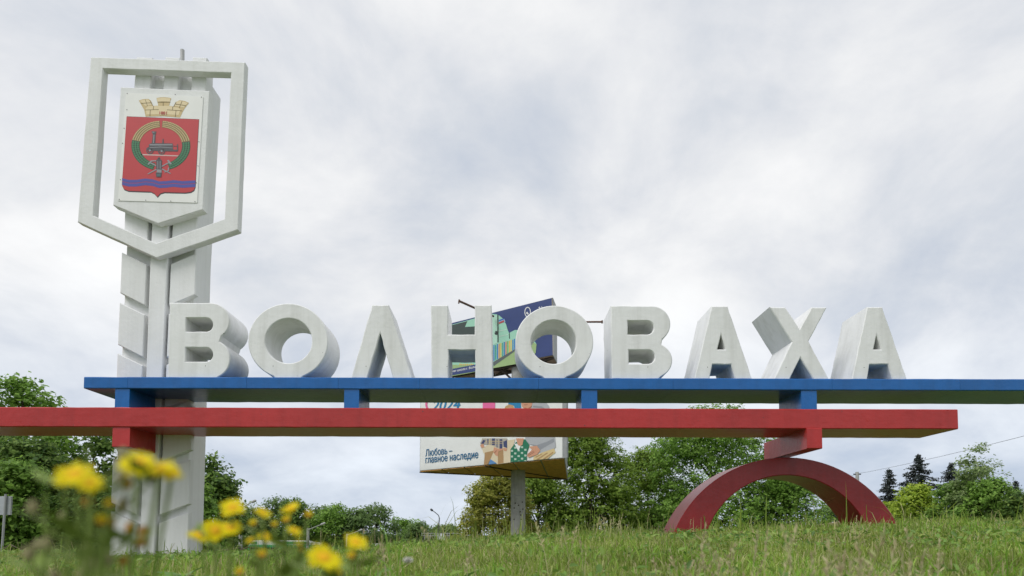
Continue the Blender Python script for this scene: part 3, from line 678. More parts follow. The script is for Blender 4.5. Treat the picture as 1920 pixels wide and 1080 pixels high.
def tree(name, label, x, y, top, half, material, trunk_m=bark, n=9000, size=0.22, blobs=34, crown_lo=0.18, airy=0.0, group=None, cat='tree', conic=0.0, gz=None):
    """x, y: position; top: world z of the tip; half: crown half width"""
    gz = float(height(x, y)) - 0.1 if gz is None else gz
    H = top - gz
    root = empty(name, (x, y, gz), label, cat, group)
    zc0 = gz + H * crown_lo; cz = (zc0 + top) / 2; rz = (top - zc0) / 2
    bc = []; br = []
    while len(bc) < blobs:
        h = rng.random() ** .9
        prof = math.sqrt(max(0.0, 1 - ((h - .38) / .66) ** 2)) if h > .38 else .86 + .14 * h / .38
        ang = rng.uniform(0, 2 * math.pi); k = math.sqrt(rng.uniform(.12, .78)) * prof
        r = min(half, rz) * rng.uniform(0.24, 0.42) * (1 - airy * .4)
        c = np.array([math.cos(ang) * half * k, math.sin(ang) * half * k, zc0 + (top - zc0) * (.03 + .87 * h) - cz])
        bc.append(c + np.array([x, y, cz])); br.append(r)
    # guarantee the tip and the flanks
    bc[0] = np.array([x + half * .05, y, top - br[0] * .8]); bc[1] = np.array([x - half * .8, y, cz - rz * .15]); bc[2] = np.array([x + half * .8, y, cz - rz * .1])
    bc = np.array(bc); br = np.array(br)
    # sprigs around every clump, leaves around every sprig
    ns = max(40, n // 11); w = br ** 2 / (br ** 2).sum(); idx = rng.choice(blobs, ns, p=w)
    d = unit(ns); d[:, 2] = d[:, 2] * .9 + .12
    sp = bc[idx] + d * (br[idx] * rng.uniform(.35, 1.12 + airy * .5, ns) ** .7)[:, None] * np.array([1.15, 1.15, .8])
    nf = int(ns * .38 * (1 - min(1, airy)))                 # part of the sprigs fills the crown between the clumps
    if nf:
        hh = rng.random(nf) ** .95; pr = np.where(hh > .38, np.sqrt(np.clip(1 - ((hh - .38) / .66) ** 2, 0, 1)), .9)
        aa = rng.uniform(0, 2 * math.pi, nf); kk = np.sqrt(rng.uniform(.25, 1.0, nf)) * pr * (.93 + .12 * np.sin(aa * 3 + x) * np.sin(hh * 9 + y))
        sp[:nf] = np.stack([x + np.cos(aa) * half * kk, y + np.sin(aa) * half * kk, zc0 + (top - zc0) * hh * .96], 1)
        d[:nf] = np.stack([np.cos(aa), np.sin(aa), .3 + hh], 1); d[:nf] /= np.linalg.norm(d[:nf], axis=1, keepdims=True)
    li = rng.integers(0, ns, n)
    Pl = sp[li] + rng.normal(0, size * (.62 + airy * .3), (n, 3)) * np.array([1, 1, .65])
    Nn = d[li] * .8 + unit(n) * .8 + np.array([0, -.1, .75]); Nn /= np.linalg.norm(Nn, axis=1, keepdims=True)
    Vv, Fv = leaf_quads(Pl, Nn, size)
    fast_mesh('crown', Vv, [Fv], material, root)
    mb = MB(); tr = max(0.06, H * 0.016)
    jt = lambda s: rng.normal(0, s, 3)
    pts = [np.array([x, y, gz - .1])] + [np.array([x, y, gz + H * k]) + jt(half * .03) for k in (.15, .35, .55, .75, .9)]
    mb.tube(pts, [tr * 1.3, tr, tr * .8, tr * .55, tr * .33, tr * .15], 8); mb.build('trunk', trunk_m, root, 60)
    mb = MB()
    for i in rng.choice(blobs, min(blobs, 14), replace=False):
        k = np.clip((bc[i][2] - gz) / H * .75, .15, .8); s = np.array([x, y, gz + H * k]); e = bc[i]; mid = (s + e) / 2 + np.array([0, 0, half * .06]) + jt(half * .05)
        mb.tube([s, mid, e], [tr * .45, tr * .28, tr * .08], 5)
    tag(mb.build('limb', trunk_m, root, 60), kind='stuff')
    return root
def tree_px(name, label, px, topy, halfpx, Y, m_, **k):
    p = at(px, topy, Y); return tree(name, label, p.x, Y, p.z, halfpx * Y / FPX, m_, **k)
G1 = 'leafy trees behind the pylon'; G2 = 'lindens behind the billboard'; G3 = 'distant roadside trees'
tree_px('broadleaf_tree', 'loose-crowned tree rising above the red beam near the picture edge', 38, 708, 92, 30, LM['fresh'], n=8000, size=0.26, blobs=44, airy=0.75, crown_lo=.45, group=G1)
tree_px('broadleaf_tree', 'dark branching tree with sky gaps between the road-sign back and the pylon', 178, 800, 80, 33, LM['deep'], n=6500, size=0.26, blobs=38, airy=0.85, crown_lo=.3, group=G1)
tree_px('broadleaf_tree', 'dense deep green tree directly behind the back of the road sign', 60, 822, 105, 26, LM['deep'], n=30000, size=0.19, blobs=48, crown_lo=.08, group=G1)
tree_px('leafy_bush', 'bright green bush low in front of the dense dark trees', 22, 858, 75, 23, LM['fresh'], n=14500, size=.18, blobs=34, crown_lo=.02, group=G1, cat='bush')
tree_px('leafy_bush', 'grey green bush touching the base of the white pylon', 165, 890, 72, 24, LM['deep'], n=17400, size=.18, blobs=36, crown_lo=.02, group=G1, cat='bush')
tree_px('broadleaf_tree', 'dark tree leaning out from behind the pylon shaft', 392, 858, 66, 34, LM['deep'], n=13050, size=.26, blobs=30, airy=0.45, crown_lo=.15, group=G1)
tree_px('leafy_bush', 'mid green bush peeping out beside the foot of the pylon', 372, 905, 52, 28, LM['fresh'], n=10150, size=.2, blobs=26, crown_lo=.02, group=G1, cat='bush')
tree_px('broadleaf_tree', 'outermost tree of the dense group, cut by the picture edge', -75, 800, 95, 28, LM['deep'], n=13050, size=.26, blobs=40, crown_lo=.1, group=G1)
far = [(478, 952, 40, 'pale feathery distant tree beside the concrete lamp post', 'grey'), (520, 936, 42, 'tallest distant tree above the green and white bus', 'far'), (553, 940, 34, 'dark narrow distant tree above the middle of the bus', 'deep'),
       (598, 952, 36, 'distant tree behind the sloping lamp arm past the bus', 'far'), (628, 948, 40, 'rounded bright distant tree between the two sloping lamp arms', 'fresh'), (668, 957, 34, 'thin distant tree in the dip before the twin-topped one', 'far'),
       (706, 950, 46, 'full distant tree standing above the small white board', 'far'), (752, 976, 36, 'low distant tree past the full crown beyond the white board', 'fresh'), (786, 984, 28, 'small round distant tree next to the curved street lamp', 'far'),
       (842, 986, 26, 'small distant tree between the curved street lamp and the linden', 'grey'), (440, 968, 36, 'low distant tree half hidden by the dark pylon-side tree', 'far'), (816, 990, 22, 'tiny distant tree right behind the curved street lamp', 'far')]
for px, ty, hw, lab, k in far:
    tree_px('distant_tree', lab, px, ty - 4, hw * 1.2, 80 + random.uniform(-5, 8), LM[k], n=7000, size=.36, blobs=44, crown_lo=.0, airy=.5, group=G3)
tree_px('linden_tree', 'yellowish linden under the tip of the lower billboard panel', 935, 882, 78, 36, LM['yellow'], n=42000, size=0.17, blobs=46, crown_lo=0.03, group=G2)
tree_px('linden_tree', 'shadowed linden directly behind the concrete billboard pole', 1008, 868, 62, 40, LM['linden'], n=30000, size=0.18, blobs=36, crown_lo=0.03, group=G2)
tree_px('linden_tree', 'tall linden with open branches just past the billboard edge', 1108, 792, 92, 41, LM['linden'], n=52000, size=0.18, blobs=70, crown_lo=0.03, airy=.1, group=G2)
tree_px('linden_tree', 'largest linden topping the red beam behind the arch', 1335, 752, 140, 42, LM['fresh'], n=70000, size=0.18, blobs=84, crown_lo=0.02, airy=0.05, group=G2)
tree_px('linden_tree', 'linden between the tall open one and the largest one', 1215, 835, 72, 45, LM['linden'], n=34000, size=0.18, blobs=40, crown_lo=0.02, group=G2)
tree_px('leafy_bush', 'low dark bush filling the gap beneath the tall open linden', 1120, 940, 70, 45, LM['linden'], n=12000, size=.2, blobs=34, crown_lo=.0, group=G2, cat='bush')
tree_px('leafy_bush', 'low dark bush filling the gap beside the foot of the arch', 1225, 948, 70, 46, LM['linden'], n=12000, size=.2, blobs=34, crown_lo=.0, group=G2, cat='bush')
tree_px('linden_tree', 'low spreading linden seen through the opening of the arch', 1478, 893, 82, 40, LM['fresh'], n=32000, size=0.18, blobs=40, crown_lo=.04, group=G2)
tree_px('distant_tree', 'small dark tree at the end of the linden row inside the arch', 1556, 938, 26, 60, LM['far'], n=3000, size=.3, blobs=20, crown_lo=.05, group=G3)
tree_px('distant_tree', 'low tree line bush seen far behind the arch foot', 1600, 962, 40, 62, LM['far'], n=3500, size=.3, blobs=20, crown_lo=.02, group=G3)
G5 = 'mixed bushes and trees beyond the arch'
tree_px('leafy_bush', 'yellow green bush in front of the two pointed spruces', 1716, 905, 60, 40, LM['lime'], n=20300, size=.19, blobs=40, crown_lo=.02, group=G5, cat='bush')
tree_px('leafy_bush', 'low yellow green bush at the foot of the red arch', 1668, 938, 40, 42, LM['lime'], n=8700, size=.19, blobs=26, crown_lo=.02, group=G5, cat='bush')
tree_px('birch_tree', 'airy pale birch rising highest beyond the arch', 1832, 832, 56, 36, LM['grey'], trunk_m=pale_bark, n=15000, size=.17, blobs=46, airy=.7, crown_lo=.15, group=G5)
tree_px('leafy_bush', 'mid green bush between the yellow green bush and the birch', 1785, 902, 48, 37, LM['fresh'], n=13050, size=.18, blobs=32, crown_lo=.02, group=G5, cat='bush')
tree_px('leafy_bush', 'broad green bush beneath the airy birch', 1850, 895, 70, 35, LM['fresh'], n=20300, size=.18, blobs=38, crown_lo=.02, airy=.2, group=G5, cat='bush')
tree_px('leafy_bush', 'dim green bush below the tiny spruce tip at the picture edge', 1915, 918, 58, 33, LM['deep'], n=13050, size=.18, blobs=30, crown_lo=.02, group=G5, cat='bush')
tree_px('leafy_bush', 'outermost bush past the picture edge on the mound side', 1995, 900, 60, 33, LM['deep'], n=7250, size=.2, blobs=26, crown_lo=.02, group=G5, cat='bush')
def spruce(label, px, topy, halfpx, Y):
    p = at(px, topy, Y); x = p.x; gz = float(height(x, Y)) - .1; top = p.z; H = top - gz; half = halfpx * Y / FPX
    root = empty('spruce_tree', (x, Y, gz), label, 'spruce', 'dark spruces on the skyline')
    mb = MB(); mb.tube([(x, Y, gz), (x + .02, Y, gz + H * .5), (x, Y, top)], [H * .014 + .05, H * .009 + .03, .012], 7); mb.build('trunk', bark, root, 60)
    Ps = []; Ns = []; Vb = MB(); z = top - .15; lenv = half * 1.0
    while z > gz + H * .12:
        k = (top - z); Lm = min(lenv * 1.9, 0.08 + k * half / 2.1) * rng.uniform(.6, 1.15)
        nb = int(rng.integers(4, 7)); a0 = rng.uniform(0, 6.28)
        for i in range(nb):
            a = a0 + i * 6.283 / nb + rng.normal(0, .25); l = Lm * rng.uniform(.6, 1.15); dr = rng.uniform(.12, .32); tip = rng.uniform(.0, .18)
            m_ = max(5, int(l * 24)); s = np.linspace(.08, 1, m_)
            zz_ = z - l * dr * s * 1.3 + l * tip * s ** 2.5
            pt = np.stack([x + math.cos(a) * l * s, Y + math.sin(a) * l * s, zz_], 1)
            Vb.tube([pt[0], pt[m_ // 2], pt[-1]], [.03, .02, .006], 4, False)
            pt = np.repeat(pt, 3, 0); pt = pt + rng.normal(0, 1, pt.shape) * np.array([.08, .08, .045]) - np.array([0, 0, .04])
            Ps.append(pt); Ns.append(unit(len(pt)) + np.array([0, 0, .6]))
        z -= 0.17 + 0.035 * k
    Pp = np.concatenate(Ps); Nn = np.concatenate(Ns); Nn /= np.linalg.norm(Nn, axis=1, keepdims=True)
    Vv, Fv = leaf_quads(Pp, Nn, .17); fast_mesh('crown', Vv, [Fv], needle, root)
    tag(Vb.build('branch', bark, root), kind='stuff')
spruce('slim dark spruce standing nearest to the red arch', 1667, 878, 26, 58)
spruce('tall pointed dark spruce with layered drooping branches', 1722, 850, 36, 56)
spruce('ragged dark spruce leaning beside the airy birch', 1783, 866, 40, 50)
spruce('tiny spruce tip showing over the bushes at the edge', 1904, 900, 18, 70)

# ------------------------------------------------------------------ wires, lamps, vehicles, small things beyond the mound
GZ = -3.3
lampm = mat('lamp_post_concrete', (0.38, 0.38, 0.37), 0.8, 0.15, 3, 0.2); lampd = mat('dark_lamp_metal', (0.05, 0.055, 0.06), 0.5)
def post_lamp(label, px, topy, Y, ax_, ay_, r=.11):
    p = at(px, topy, Y); e = at(ax_, ay_, Y - 1)
    root = empty('street_lamp', (p.x, Y, GZ), label, 'street lamp', 'concrete street lamps along the road')
    mb = MB(); mb.tube([(p.x, Y, GZ - .3), (p.x, Y, p.z)], [r * 1.25, r], 10); mb.build('post', lampm, root, 40)
    mb = MB(); q = Vector((p.x, Y, p.z - .15)); mb.tube([q, q.lerp(e, .8)], [.04, .03], 6); mb.build('arm', lampm, root)
    mb = MB(); a = q.lerp(e, .72); d = e - a; mb.tube([a, a + d * .25, a + d * .8, e], [.04, .09, .10, .03], 8); mb.build('lamp_head', lampm, root, 50)
post_lamp('pale concrete lamp post nearest to the pylon behind the yellow flowers', 452.5, 948, 46, 480, 938)
post_lamp('concrete lamp post with sloping arm standing at the end of the bus', 577.5, 990, 56, 610, 980.5)
post_lamp('concrete lamp post with sloping arm in front of the rounded bright tree', 651, 1001, 72, 680, 992.5)
post_lamp('farthest concrete lamp post with short arm near the white board', 722.5, 1014, 92, 744, 1007)
p = at(822, 1008, 75)
root = empty('street_lamp', (p.x, 75, GZ), 'slim dark street lamp with a curved neck beside the linden', 'street lamp')
mb = MB(); mb.tube([(p.x, 75, GZ), at(822.5, 985, 75)], [.13, .09], 8); mb.build('post', lampd, root, 40)
mb = MB(); mb.tube([at(822.5, 985, 75), at(824, 972, 75), at(822, 966, 75), at(815, 960, 75), at(811, 957.5, 75)], [.07, .06, .05, .05, .04], 6); mb.build('arm', lampd, root, 60)
mb = MB(); mb.tube([at(812, 958, 75), at(810.5, 957, 75), at(808, 955, 75), at(807, 954, 75)], [.05, .13, .12, .04], 8); mb.build('lamp_head', lampd, root, 60)
p = at(1607, 885, 55)
root = empty('utility_pole', (p.x, 55, GZ), 'grey concrete utility pole top showing above the red arch', 'pole')
mb = MB(); mb.tube([(p.x, 55, GZ - .2), (p.x, 55, p.z)], [.20, .13], 10); mb.build('post', lampm, root, 40)
mb = MB(); mb.tube([(p.x - .3, 55, p.z - .18), (p.x + .3, 55, p.z - .18)], .05, 6); mb.build('crossarm', lampd, root)
mb = MB(); w0 = Vector((p.x + .25, 55, p.z - .1)); w1 = at(2040, 786, 30); pts = []
for i in range(15):
    a = i / 14; q = w0.lerp(w1, a); q.z -= 0.28 * 4 * a * (1 - a) * .5; pts.append(q)
mb.tube(pts, .011, 5); tag(mb.build('power_line', lampd), 'thin black power line sloping down to the utility pole', 'cable')
mb = MB(); w1 = at(1300, 960, 70); pts = [w0.lerp(w1, i / 10) - Vector((0, 0, .3 * 4 * i / 10 * (1 - i / 10))) for i in range(11)]
mb.tube(pts, .011, 5); tag(mb.build('power_line', lampd), 'thin power line seen through the arch opening behind the lindens', 'cable')
# bus
busg = mat('green_bus_paint', (0.03, 0.26, 0.09), 0.35, 0.1); busw = mat('white_bus_paint', (0.72, 0.74, 0.73), 0.35, 0.1); glass = mat('dark_glass', (0.02, 0.025, 0.03), 0.08); rubber = mat('black_rubber', (0.02, 0.02, 0.02), 0.8)
Yb = 62.0; bx0, bx1 = at(461, 1020, Yb).x, at(592, 1020, Yb).x; bt = at(500, 1021.5, Yb).z
bus = empty('city_bus', ((bx0 + bx1) / 2, Yb + 1.2, GZ), 'green and white bus with raised white roof beyond the mound', 'bus')
prof = [(bx0 + .15, GZ + .35), (bx0, GZ + .6), (bx0 + .05, bt - .5), (bx0 + .25, bt - .05), (bx0 + .5, bt), (bx1 - .3, bt), (bx1, bt - .25), (bx1, GZ + .35)]
prism2d('body', [prof], Yb, Yb + 2.4, busg, bus, bevel=.05)
rt = at(500, 1013.5, Yb).z
prism2d('roof_pod', [[(bx0 + .25, bt - .005), (bx0 + .55, rt), (bx1 - 1.2, rt - .02), (bx1 - .6, rt - .15), (bx1 - .1, rt - .18), (bx1 - .1, bt - .005)]], Yb + .15, Yb + 2.2, busw, bus, bevel=.03)
for a, b in ((.06, .15), (.55, .86)):
    mb = MB(); xa, xb = bx0 + (bx1 - bx0) * a, bx0 + (bx1 - bx0) * b; mb.box(xa, xb, Yb + .135, Yb + .155, bt + .06, rt - .08); mb.build('roof_stripe', busg, bus)
for i in range(6):
    xa = bx0 + .35 + i * (bx1 - bx0 - .6) / 6; mb = MB(); mb.box(xa, xa + .8, Yb - .02, Yb + .01, bt - 1.15, bt - .25); mb.build('window', glass, bus)
for x in (bx0 + 1.2, bx1 - 1.4):
    mb = MB(); mb.tube([(x, Yb - .03, GZ + .45), (x, Yb + .25, GZ + .45)], .45, 18); mb.build('wheel', rubber, bus, 40)
# truck with rail frame
Yk = 64.0; tx0, tx1 = at(790, 1005, Yk).x, at(864, 1005, Yk).x; kt = at(820, 1000, Yk).z; kb = at(820, 1009, Yk).z
trk = empty('flatbed_truck', ((tx0 + tx1) / 2, Yk + 1, GZ), 'dark flatbed truck with pale metal rails near the curved street lamp', 'truck')
mb = MB(); mb.box(tx0, tx1, Yk, Yk + 2.2, kb - .9, kb - .25); mb.build('cargo_bed', lampd, trk)
mb = MB(); mb.box(tx0, tx1, Yk + .7, Yk + 1.5, GZ + .5, kb - .9); mb.build('chassis', lampd, trk)
mb = MB()
for i in range(7):
    x = tx0 + .06 + i * (tx1 - tx0 - .12) / 6
    for y in (Yk + .05, Yk + 2.15): mb.tube([(x, y, kb - .3), (x, y, kt)], .03, 5)
for y in (Yk + .05, Yk + 2.15):
    for z in (kt, (kt + kb) / 2): mb.tube([(tx0, y, z), (tx1, y, z)], .03, 5)
mb.build('rail_frame', lampm, trk)
mb = MB(); xm = at(826, 1005, Yk).x; mb.box(xm - .25, xm + .35, Yk - .05, Yk + .5, kb - .3, kt - .05); mb.build('white_box', busw, trk)
prism2d('cab', [[(tx1 + .05, GZ + .5), (tx1 + 1.7, GZ + .5), (tx1 + 1.7, GZ + 1.6), (tx1 + 1.35, kb - .55), (tx1 + .05, kb - .55)]], Yk + .05, Yk + 2.15, lampd, trk, bevel=.05)
for x in (tx0 + .7, tx1 + .9):
    mb = MB(); mb.tube([(x, Yk + .02, GZ + .45), (x, Yk + .35, GZ + .45)], .45, 18); mb.build('wheel', rubber, trk, 40)
# white board
Yw = 57.0; a, b = at(697, 1019, Yw), at(712, 1030.5, Yw)
wb = empty('notice_board', ((a.x + b.x) / 2, Yw, GZ), 'small white board on posts in front of the distant trees', 'board')
mb = MB(); mb.box(a.x, b.x, Yw, Yw + .05, b.z, a.z); mb.build('panel', busw, wb)
for x in (a.x + .08, b.x - .08):
    mb = MB(); mb.tube([(x, Yw + .08, GZ - .1), (x, Yw + .08, a.z)], .03, 6); mb.build('post', lampm, wb)
# road sign seen from behind
Ys = 16.0; a, b = at(-34, 930.5, Ys), at(22, 965.5, Ys); px_ = at(12, 950, Ys).x
rs = empty('road_sign', (px_, Ys, float(height(px_, Ys)) - .05), 'grey metal back of a road sign on a thin post', 'road sign')
mb = MB(); loop = [(a.x, b.z), (b.x, b.z), (b.x, a.z), (a.x, a.z)]
prism2d('sign_plate', [loop], Ys - .004, Ys + .004, mat('bare_aluminium', (0.42, 0.44, 0.47), 0.45, 0.1, metal=0.3), rs, bevel=.002)
mb = MB(); mb.box(b.x - .045, b.x - .012, Ys - .026, Ys - .006, b.z + .004, a.z - .004); mb.build('plate_rim', galv, rs)
mb = MB(); mb.tube([(px_ - .045, Ys - .035, float(height(px_, Ys)) - .1), (px_, Ys - .035, a.z + .05)], .026, 10); mb.build('post', galv, rs, 40)
# pale plank lying behind the arch
mb = MB(); a, b = at(1522, 986, 15.5), at(1585, 976, 13.4)
d = Vector((0, 0, .0)); hz = .1
mb.hexa([a, b, b + Vector((.1, .35, 0)), a + Vector((.1, .35, 0))], [p + up * -.14 for p in (a, b, b + Vector((.1, .35, 0)), a + Vector((.1, .35, 0)))])
tag(mb.build('timber_plank', mat('sun_bleached_timber', (0.42, 0.33, 0.20), 0.8, 0.3, 6, 0.3)), 'pale bleached plank lying on the mound behind the arch foot', 'plank')
# dead branches under the trees
deadm = mat('dead_wood', (0.12, 0.095, 0.07), 0.9, 0.4, 8, 0.3)
mb = MB()
for k in range(12):
    x = -13.5 + k * .7 + random.uniform(-.3, .3); y = 17.5 + random.uniform(-.7, .7); z = float(height(x, y)) + random.uniform(.1, .3)
    mb.tube([(x, y, z), (x + .5, y + .2, z + random.uniform(-.05, .25)), (x + 1.0, y - .1, z + random.uniform(-.1, .2)), (x + 1.4, y, z - .05)], [.025, .02, .014, .006], 6)
tag(mb.build('fallen_branch', deadm, None, 60), 'tangle of fallen dead branches lying under the dense dark trees', 'branch')

# ------------------------------------------------------------------ grass
def vnoise(x, y, s, seed):
    g_ = np.random.default_rng(seed).random((64, 64)); X_ = x / s; Y_ = y / s
    i = np.floor(X_).astype(int); j = np.floor(Y_).astype(int); fx = X_ - i; fy = Y_ - j; fx = fx * fx * (3 - 2 * fx); fy = fy * fy * (3 - 2 * fy)
    q = lambda a, b: g_[a % 64, b % 64]
    return (q(i, j) * (1 - fx) + q(i + 1, j) * fx) * (1 - fy) + (q(i, j + 1) * (1 - fx) + q(i + 1, j + 1) * fx) * fy
def scatter(n, ya, yb, spread=1.0, power=1.0):
    """positions in the wedge in front of the camera, thinning with distance"""
    u_ = rng.random(n); y = (ya ** power + u_ * (yb ** power - ya ** power)) ** (1 / power)
    x = (rng.random(n) * 2 - 1) * (y * spread + 0.5); return x, y
def clear(x, y):
    """no blades inside the pylon or arch feet"""
    k = ~((x > -6.3) & (x < -4.75) & (y > 10.77) & (y < 11.55))
    return k
def blades(name, n, ya, yb, hmin, hmax, wid, material, power=1.4, lean=0.6, droop=0.5, spread=0.95, hfun=None, keep=None):
    x, y = scatter(n, ya, yb, spread, power); k = clear(x, y)
    if keep: k &= keep(x, y)
    x, y = x[k], y[k]; n = len(x)
    z = height(x, y) - .01
    cl = vnoise(x + 50, y + 50, .35, 3) * .6 + vnoise(x + 50, y + 50, 1.3, 4) * .4
    h = (hmin + (hmax - hmin) * rng.random(n) ** 1.5) * (.30 + 1.9 * np.clip(cl, 0, 1) ** 1.5)
    if hfun is not None: h = h * hfun(x, y)
    a = rng.uniform(0, 2 * math.pi, n); ld = np.stack([np.cos(a), np.sin(a)], 1); le = np.abs(rng.normal(0, lean, n)) * h
    b = a + math.pi / 2 + rng.normal(0, .6, n); w = wid * rng.uniform(.6, 1.4, n) * (1 + y * .06)
    wx = np.stack([np.cos(b), np.sin(b), np.zeros(n)], 1) * w[:, None] * .5
    base = np.stack([x, y, z], 1); L3 = np.stack([ld[:, 0], ld[:, 1], np.zeros(n)], 1) * le[:, None]; upv = np.zeros((n, 3)); upv[:, 2] = h
    dr = np.zeros((n, 3)); dr[:, 2] = -droop * le * rng.random(n)
    m1 = base + upv * .45 + L3 * .22; m2 = base + upv * .8 + L3 * .6 + dr * .3; tip = base + upv + L3 * 1.15 + dr
    Vv = np.stack([base - wx, base + wx, m1 - wx * .9, m1 + wx * .9, m2 - wx * .6, m2 + wx * .6, tip], 1).reshape(-1, 3)
    o = (np.arange(n) * 7)[:, None]
    q = np.concatenate([o + np.array([[0, 1, 3, 2]]), o + np.array([[2, 3, 5, 4]])]); t_ = o + np.array([[4, 5, 6]])
    ob = fast_mesh(name, Vv, [q, t_], material, base=(0, 0, 0)); ob['kind'] = 'stuff'; return ob
grassm = mat('grass_blades', (0.1, 0.15, 0.04), 0.55, 0.45, 0.9, 0, island=[(0.0, (0.17, 0.26, 0.035)), (0.35, (0.27, 0.38, 0.055)), (0.65, (0.37, 0.46, 0.10)), (0.86, (0.47, 0.49, 0.19)), (1.0, (0.60, 0.51, 0.30))], transl=0.42, spec=0.3)
grassd = mat('tangled_short_grass', (0.1, 0.15, 0.04), 0.6, 0.3, 0.9, 0, island=[(0.0, (0.18, 0.25, 0.04)), (0.5, (0.29, 0.36, 0.08)), (0.8, (0.42, 0.42, 0.17)), (1.0, (0.58, 0.49, 0.30))], transl=0.4, spec=0.2)
drym = mat('dry_stalks', (0.30, 0.25, 0.15), 0.8, 0.3, 2, 0, island=[(0, (0.38, 0.31, 0.17)), (0.6, (0.58, 0.52, 0.32)), (1, (0.36, 0.42, 0.16))], transl=0.25, spec=0.15)
rightside = lambda x, y: np.clip(.72 + .035 * x, .5, 1.15)
blades('grass', 60000, 0.45, 6.0, 0.05, 0.15, 0.0052, grassm, 1.3, hfun=rightside)
blades('grass', 110000, 5.0, 15.5, 0.05, 0.17, 0.0066, grassm, 1.6, hfun=rightside)
blades('short_grass', 75000, 0.6, 15.0, 0.03, 0.09, 0.006, grassd, 1.5, lean=1.5, droop=.8)
blades('tall_grass', 1500, 8.5, 15.5, 0.22, 0.48, 0.007, grassm, 1.6, lean=.35, hfun=lambda x, y: np.where(x > -3, 1, .55))
blades('grass', 24000, 15, 30, 0.15, 0.40, 0.012, grassm, 1.5)
freshm = mat('fresh_tuft_blades', (0.1, 0.2, 0.03), 0.5, 0.2, 2, 0, island=[(0.0, (0.15, 0.32, 0.03)), (0.6, (0.24, 0.44, 0.05)), (1.0, (0.38, 0.56, 0.09))], transl=0.45, spec=0.3)
strawm = mat('straw_blades', (0.4, 0.35, 0.2), 0.7, 0.2, 2, 0, island=[(0.0, (0.36, 0.29, 0.15)), (0.6, (0.54, 0.46, 0.27)), (1.0, (0.66, 0.60, 0.42))], transl=0.35, spec=0.2)
blades('fresh_grass', 90000, 0.6, 15.0, 0.06, 0.19, 0.0070, freshm, 1.5, lean=.8, droop=.6, hfun=rightside, keep=lambda x, y: vnoise(x + 20, y + 30, .6, 21) > .62)
blades('straw_grass', 60000, 0.6, 15.0, 0.04, 0.14, 0.0050, strawm, 1.5, lean=1.3, droop=.8, hfun=rightside, keep=lambda x, y: vnoise(x + 60, y + 10, .8, 31) > .64)
blades('long_grass', 1300, 0.9, 4.5, 0.14, 0.27, 0.0060, freshm, 1.2, lean=.9, droop=.7, hfun=rightside)
# seed-head stalks
def stalks(n, ya, yb, hmin, hmax, xs=None):
    mbv = []; qs = []; k = 0; SV = MB()
    x, y = scatter(n, ya, yb, .9, 1.5)
    if xs is not None: x, y = xs
    for xx, yy in zip(x, y):
        if -6.5 < xx < -4.6 and 10.7 < yy < 11.6: continue
        z = float(height(xx, yy)); h = random.uniform(hmin, hmax); dx, dy = random.gauss(0, .18) * h, random.gauss(0, .18) * h
        p0 = (xx, yy, z); p1 = (xx + dx * .4, yy + dy * .4, z + h * .6); p2 = (xx + dx, yy + dy, z + h)
        SV.tube([p0, p1, p2], [.0016, .0014, .001], 3, False)
        for j in range(14):
            t_ = .70 + .3 * j / 13; c = Vector(p1).lerp(Vector(p2), (t_ - .6) / .4); r = .016 * (1.15 - (t_ - .7) / .3) * h / .3
            d = Vector((random.gauss(0, r), random.gauss(0, r), random.uniform(.008, .03) * h / .3)); s = Vector((random.gauss(0, 1), random.gauss(0, 1), 0)).normalized() * .004
            SV.add([c, c + d * .5 + s, c + d, c + d * .5 - s], [(0, 1, 2, 3)])
    return SV
SV = stalks(90, 2.2, 15, .12, .26); ob = SV.build('dry_grass', drym); ob['kind'] = 'stuff'
spots = [(at(px, 1003, Y).x, Y) for px, Y in ((1146, 6.5), (1160, 6.8), (1135, 7.0), (1608, 6.0), (1598, 6.2), (1118, 7.4), (1330, 2.2), (1360, 2.0), (1390, 2.1), (1600, 1.7), (1640, 1.6), (1660, 1.8), (1700, 1.9), (1540, 1.5), (1480, 1.6), (880, 2.5), (1270, 2.4), (1300, 2.3), (1060, 3.0), (700, 2.6), (1740, 2.2), (1560, 2.0))]
SV = stalks(0, 1, 2, .16, .30, (np.array([s[0] for s in spots] * 4) + rng.normal(0, .03, len(spots) * 4), np.array([s[1] for s in spots] * 4) + rng.normal(0, .05, len(spots) * 4)))
ob = SV.build('dry_grass', drym); ob['kind'] = 'stuff'
# small broad leaves mixed in the turf
def weeds(n, ya, yb, size, material):
    x, y = scatter(n, ya, yb, .95, 1.5); k = clear(x, y) & (vnoise(x + 9, y + 9, .8, 11) > .48); x, y = x[k], y[k]; n = len(x)
    c = np.stack([x, y, height(x, y) + rng.uniform(.02, .11, n)], 1)
    Nn = unit(n) * .75 + np.array([0, -.25, .8]); Nn /= np.linalg.norm(Nn, axis=1, keepdims=True)
    r = unit(n); T = np.cross(Nn, r); T /= np.linalg.norm(T, axis=1, keepdims=True); B = np.cross(Nn, T); s = (size * rng.uniform(.5, 1.4, n) * (1 + y * .04))[:, None]
    Vv = np.stack([c - T * s, c - T * s * .3 - B * s * .42 + Nn * s * .12, c + T * s * .4 - B * s * .38 + Nn * s * .1, c + T * s - Nn * s * .2, c + T * s * .4 + B * s * .38 + Nn * s * .1, c - T * s * .3 + B * s * .42 + Nn * s * .12], 1).reshape(-1, 3)
    o = (np.arange(n) * 6)[:, None]; q = np.concatenate([o + np.array([[0, 1, 2, 3]]), o + np.array([[0, 3, 4, 5]])])
    ob = fast_mesh('weeds', Vv, [q], material, base=(0, 0, 0)); ob['kind'] = 'stuff'
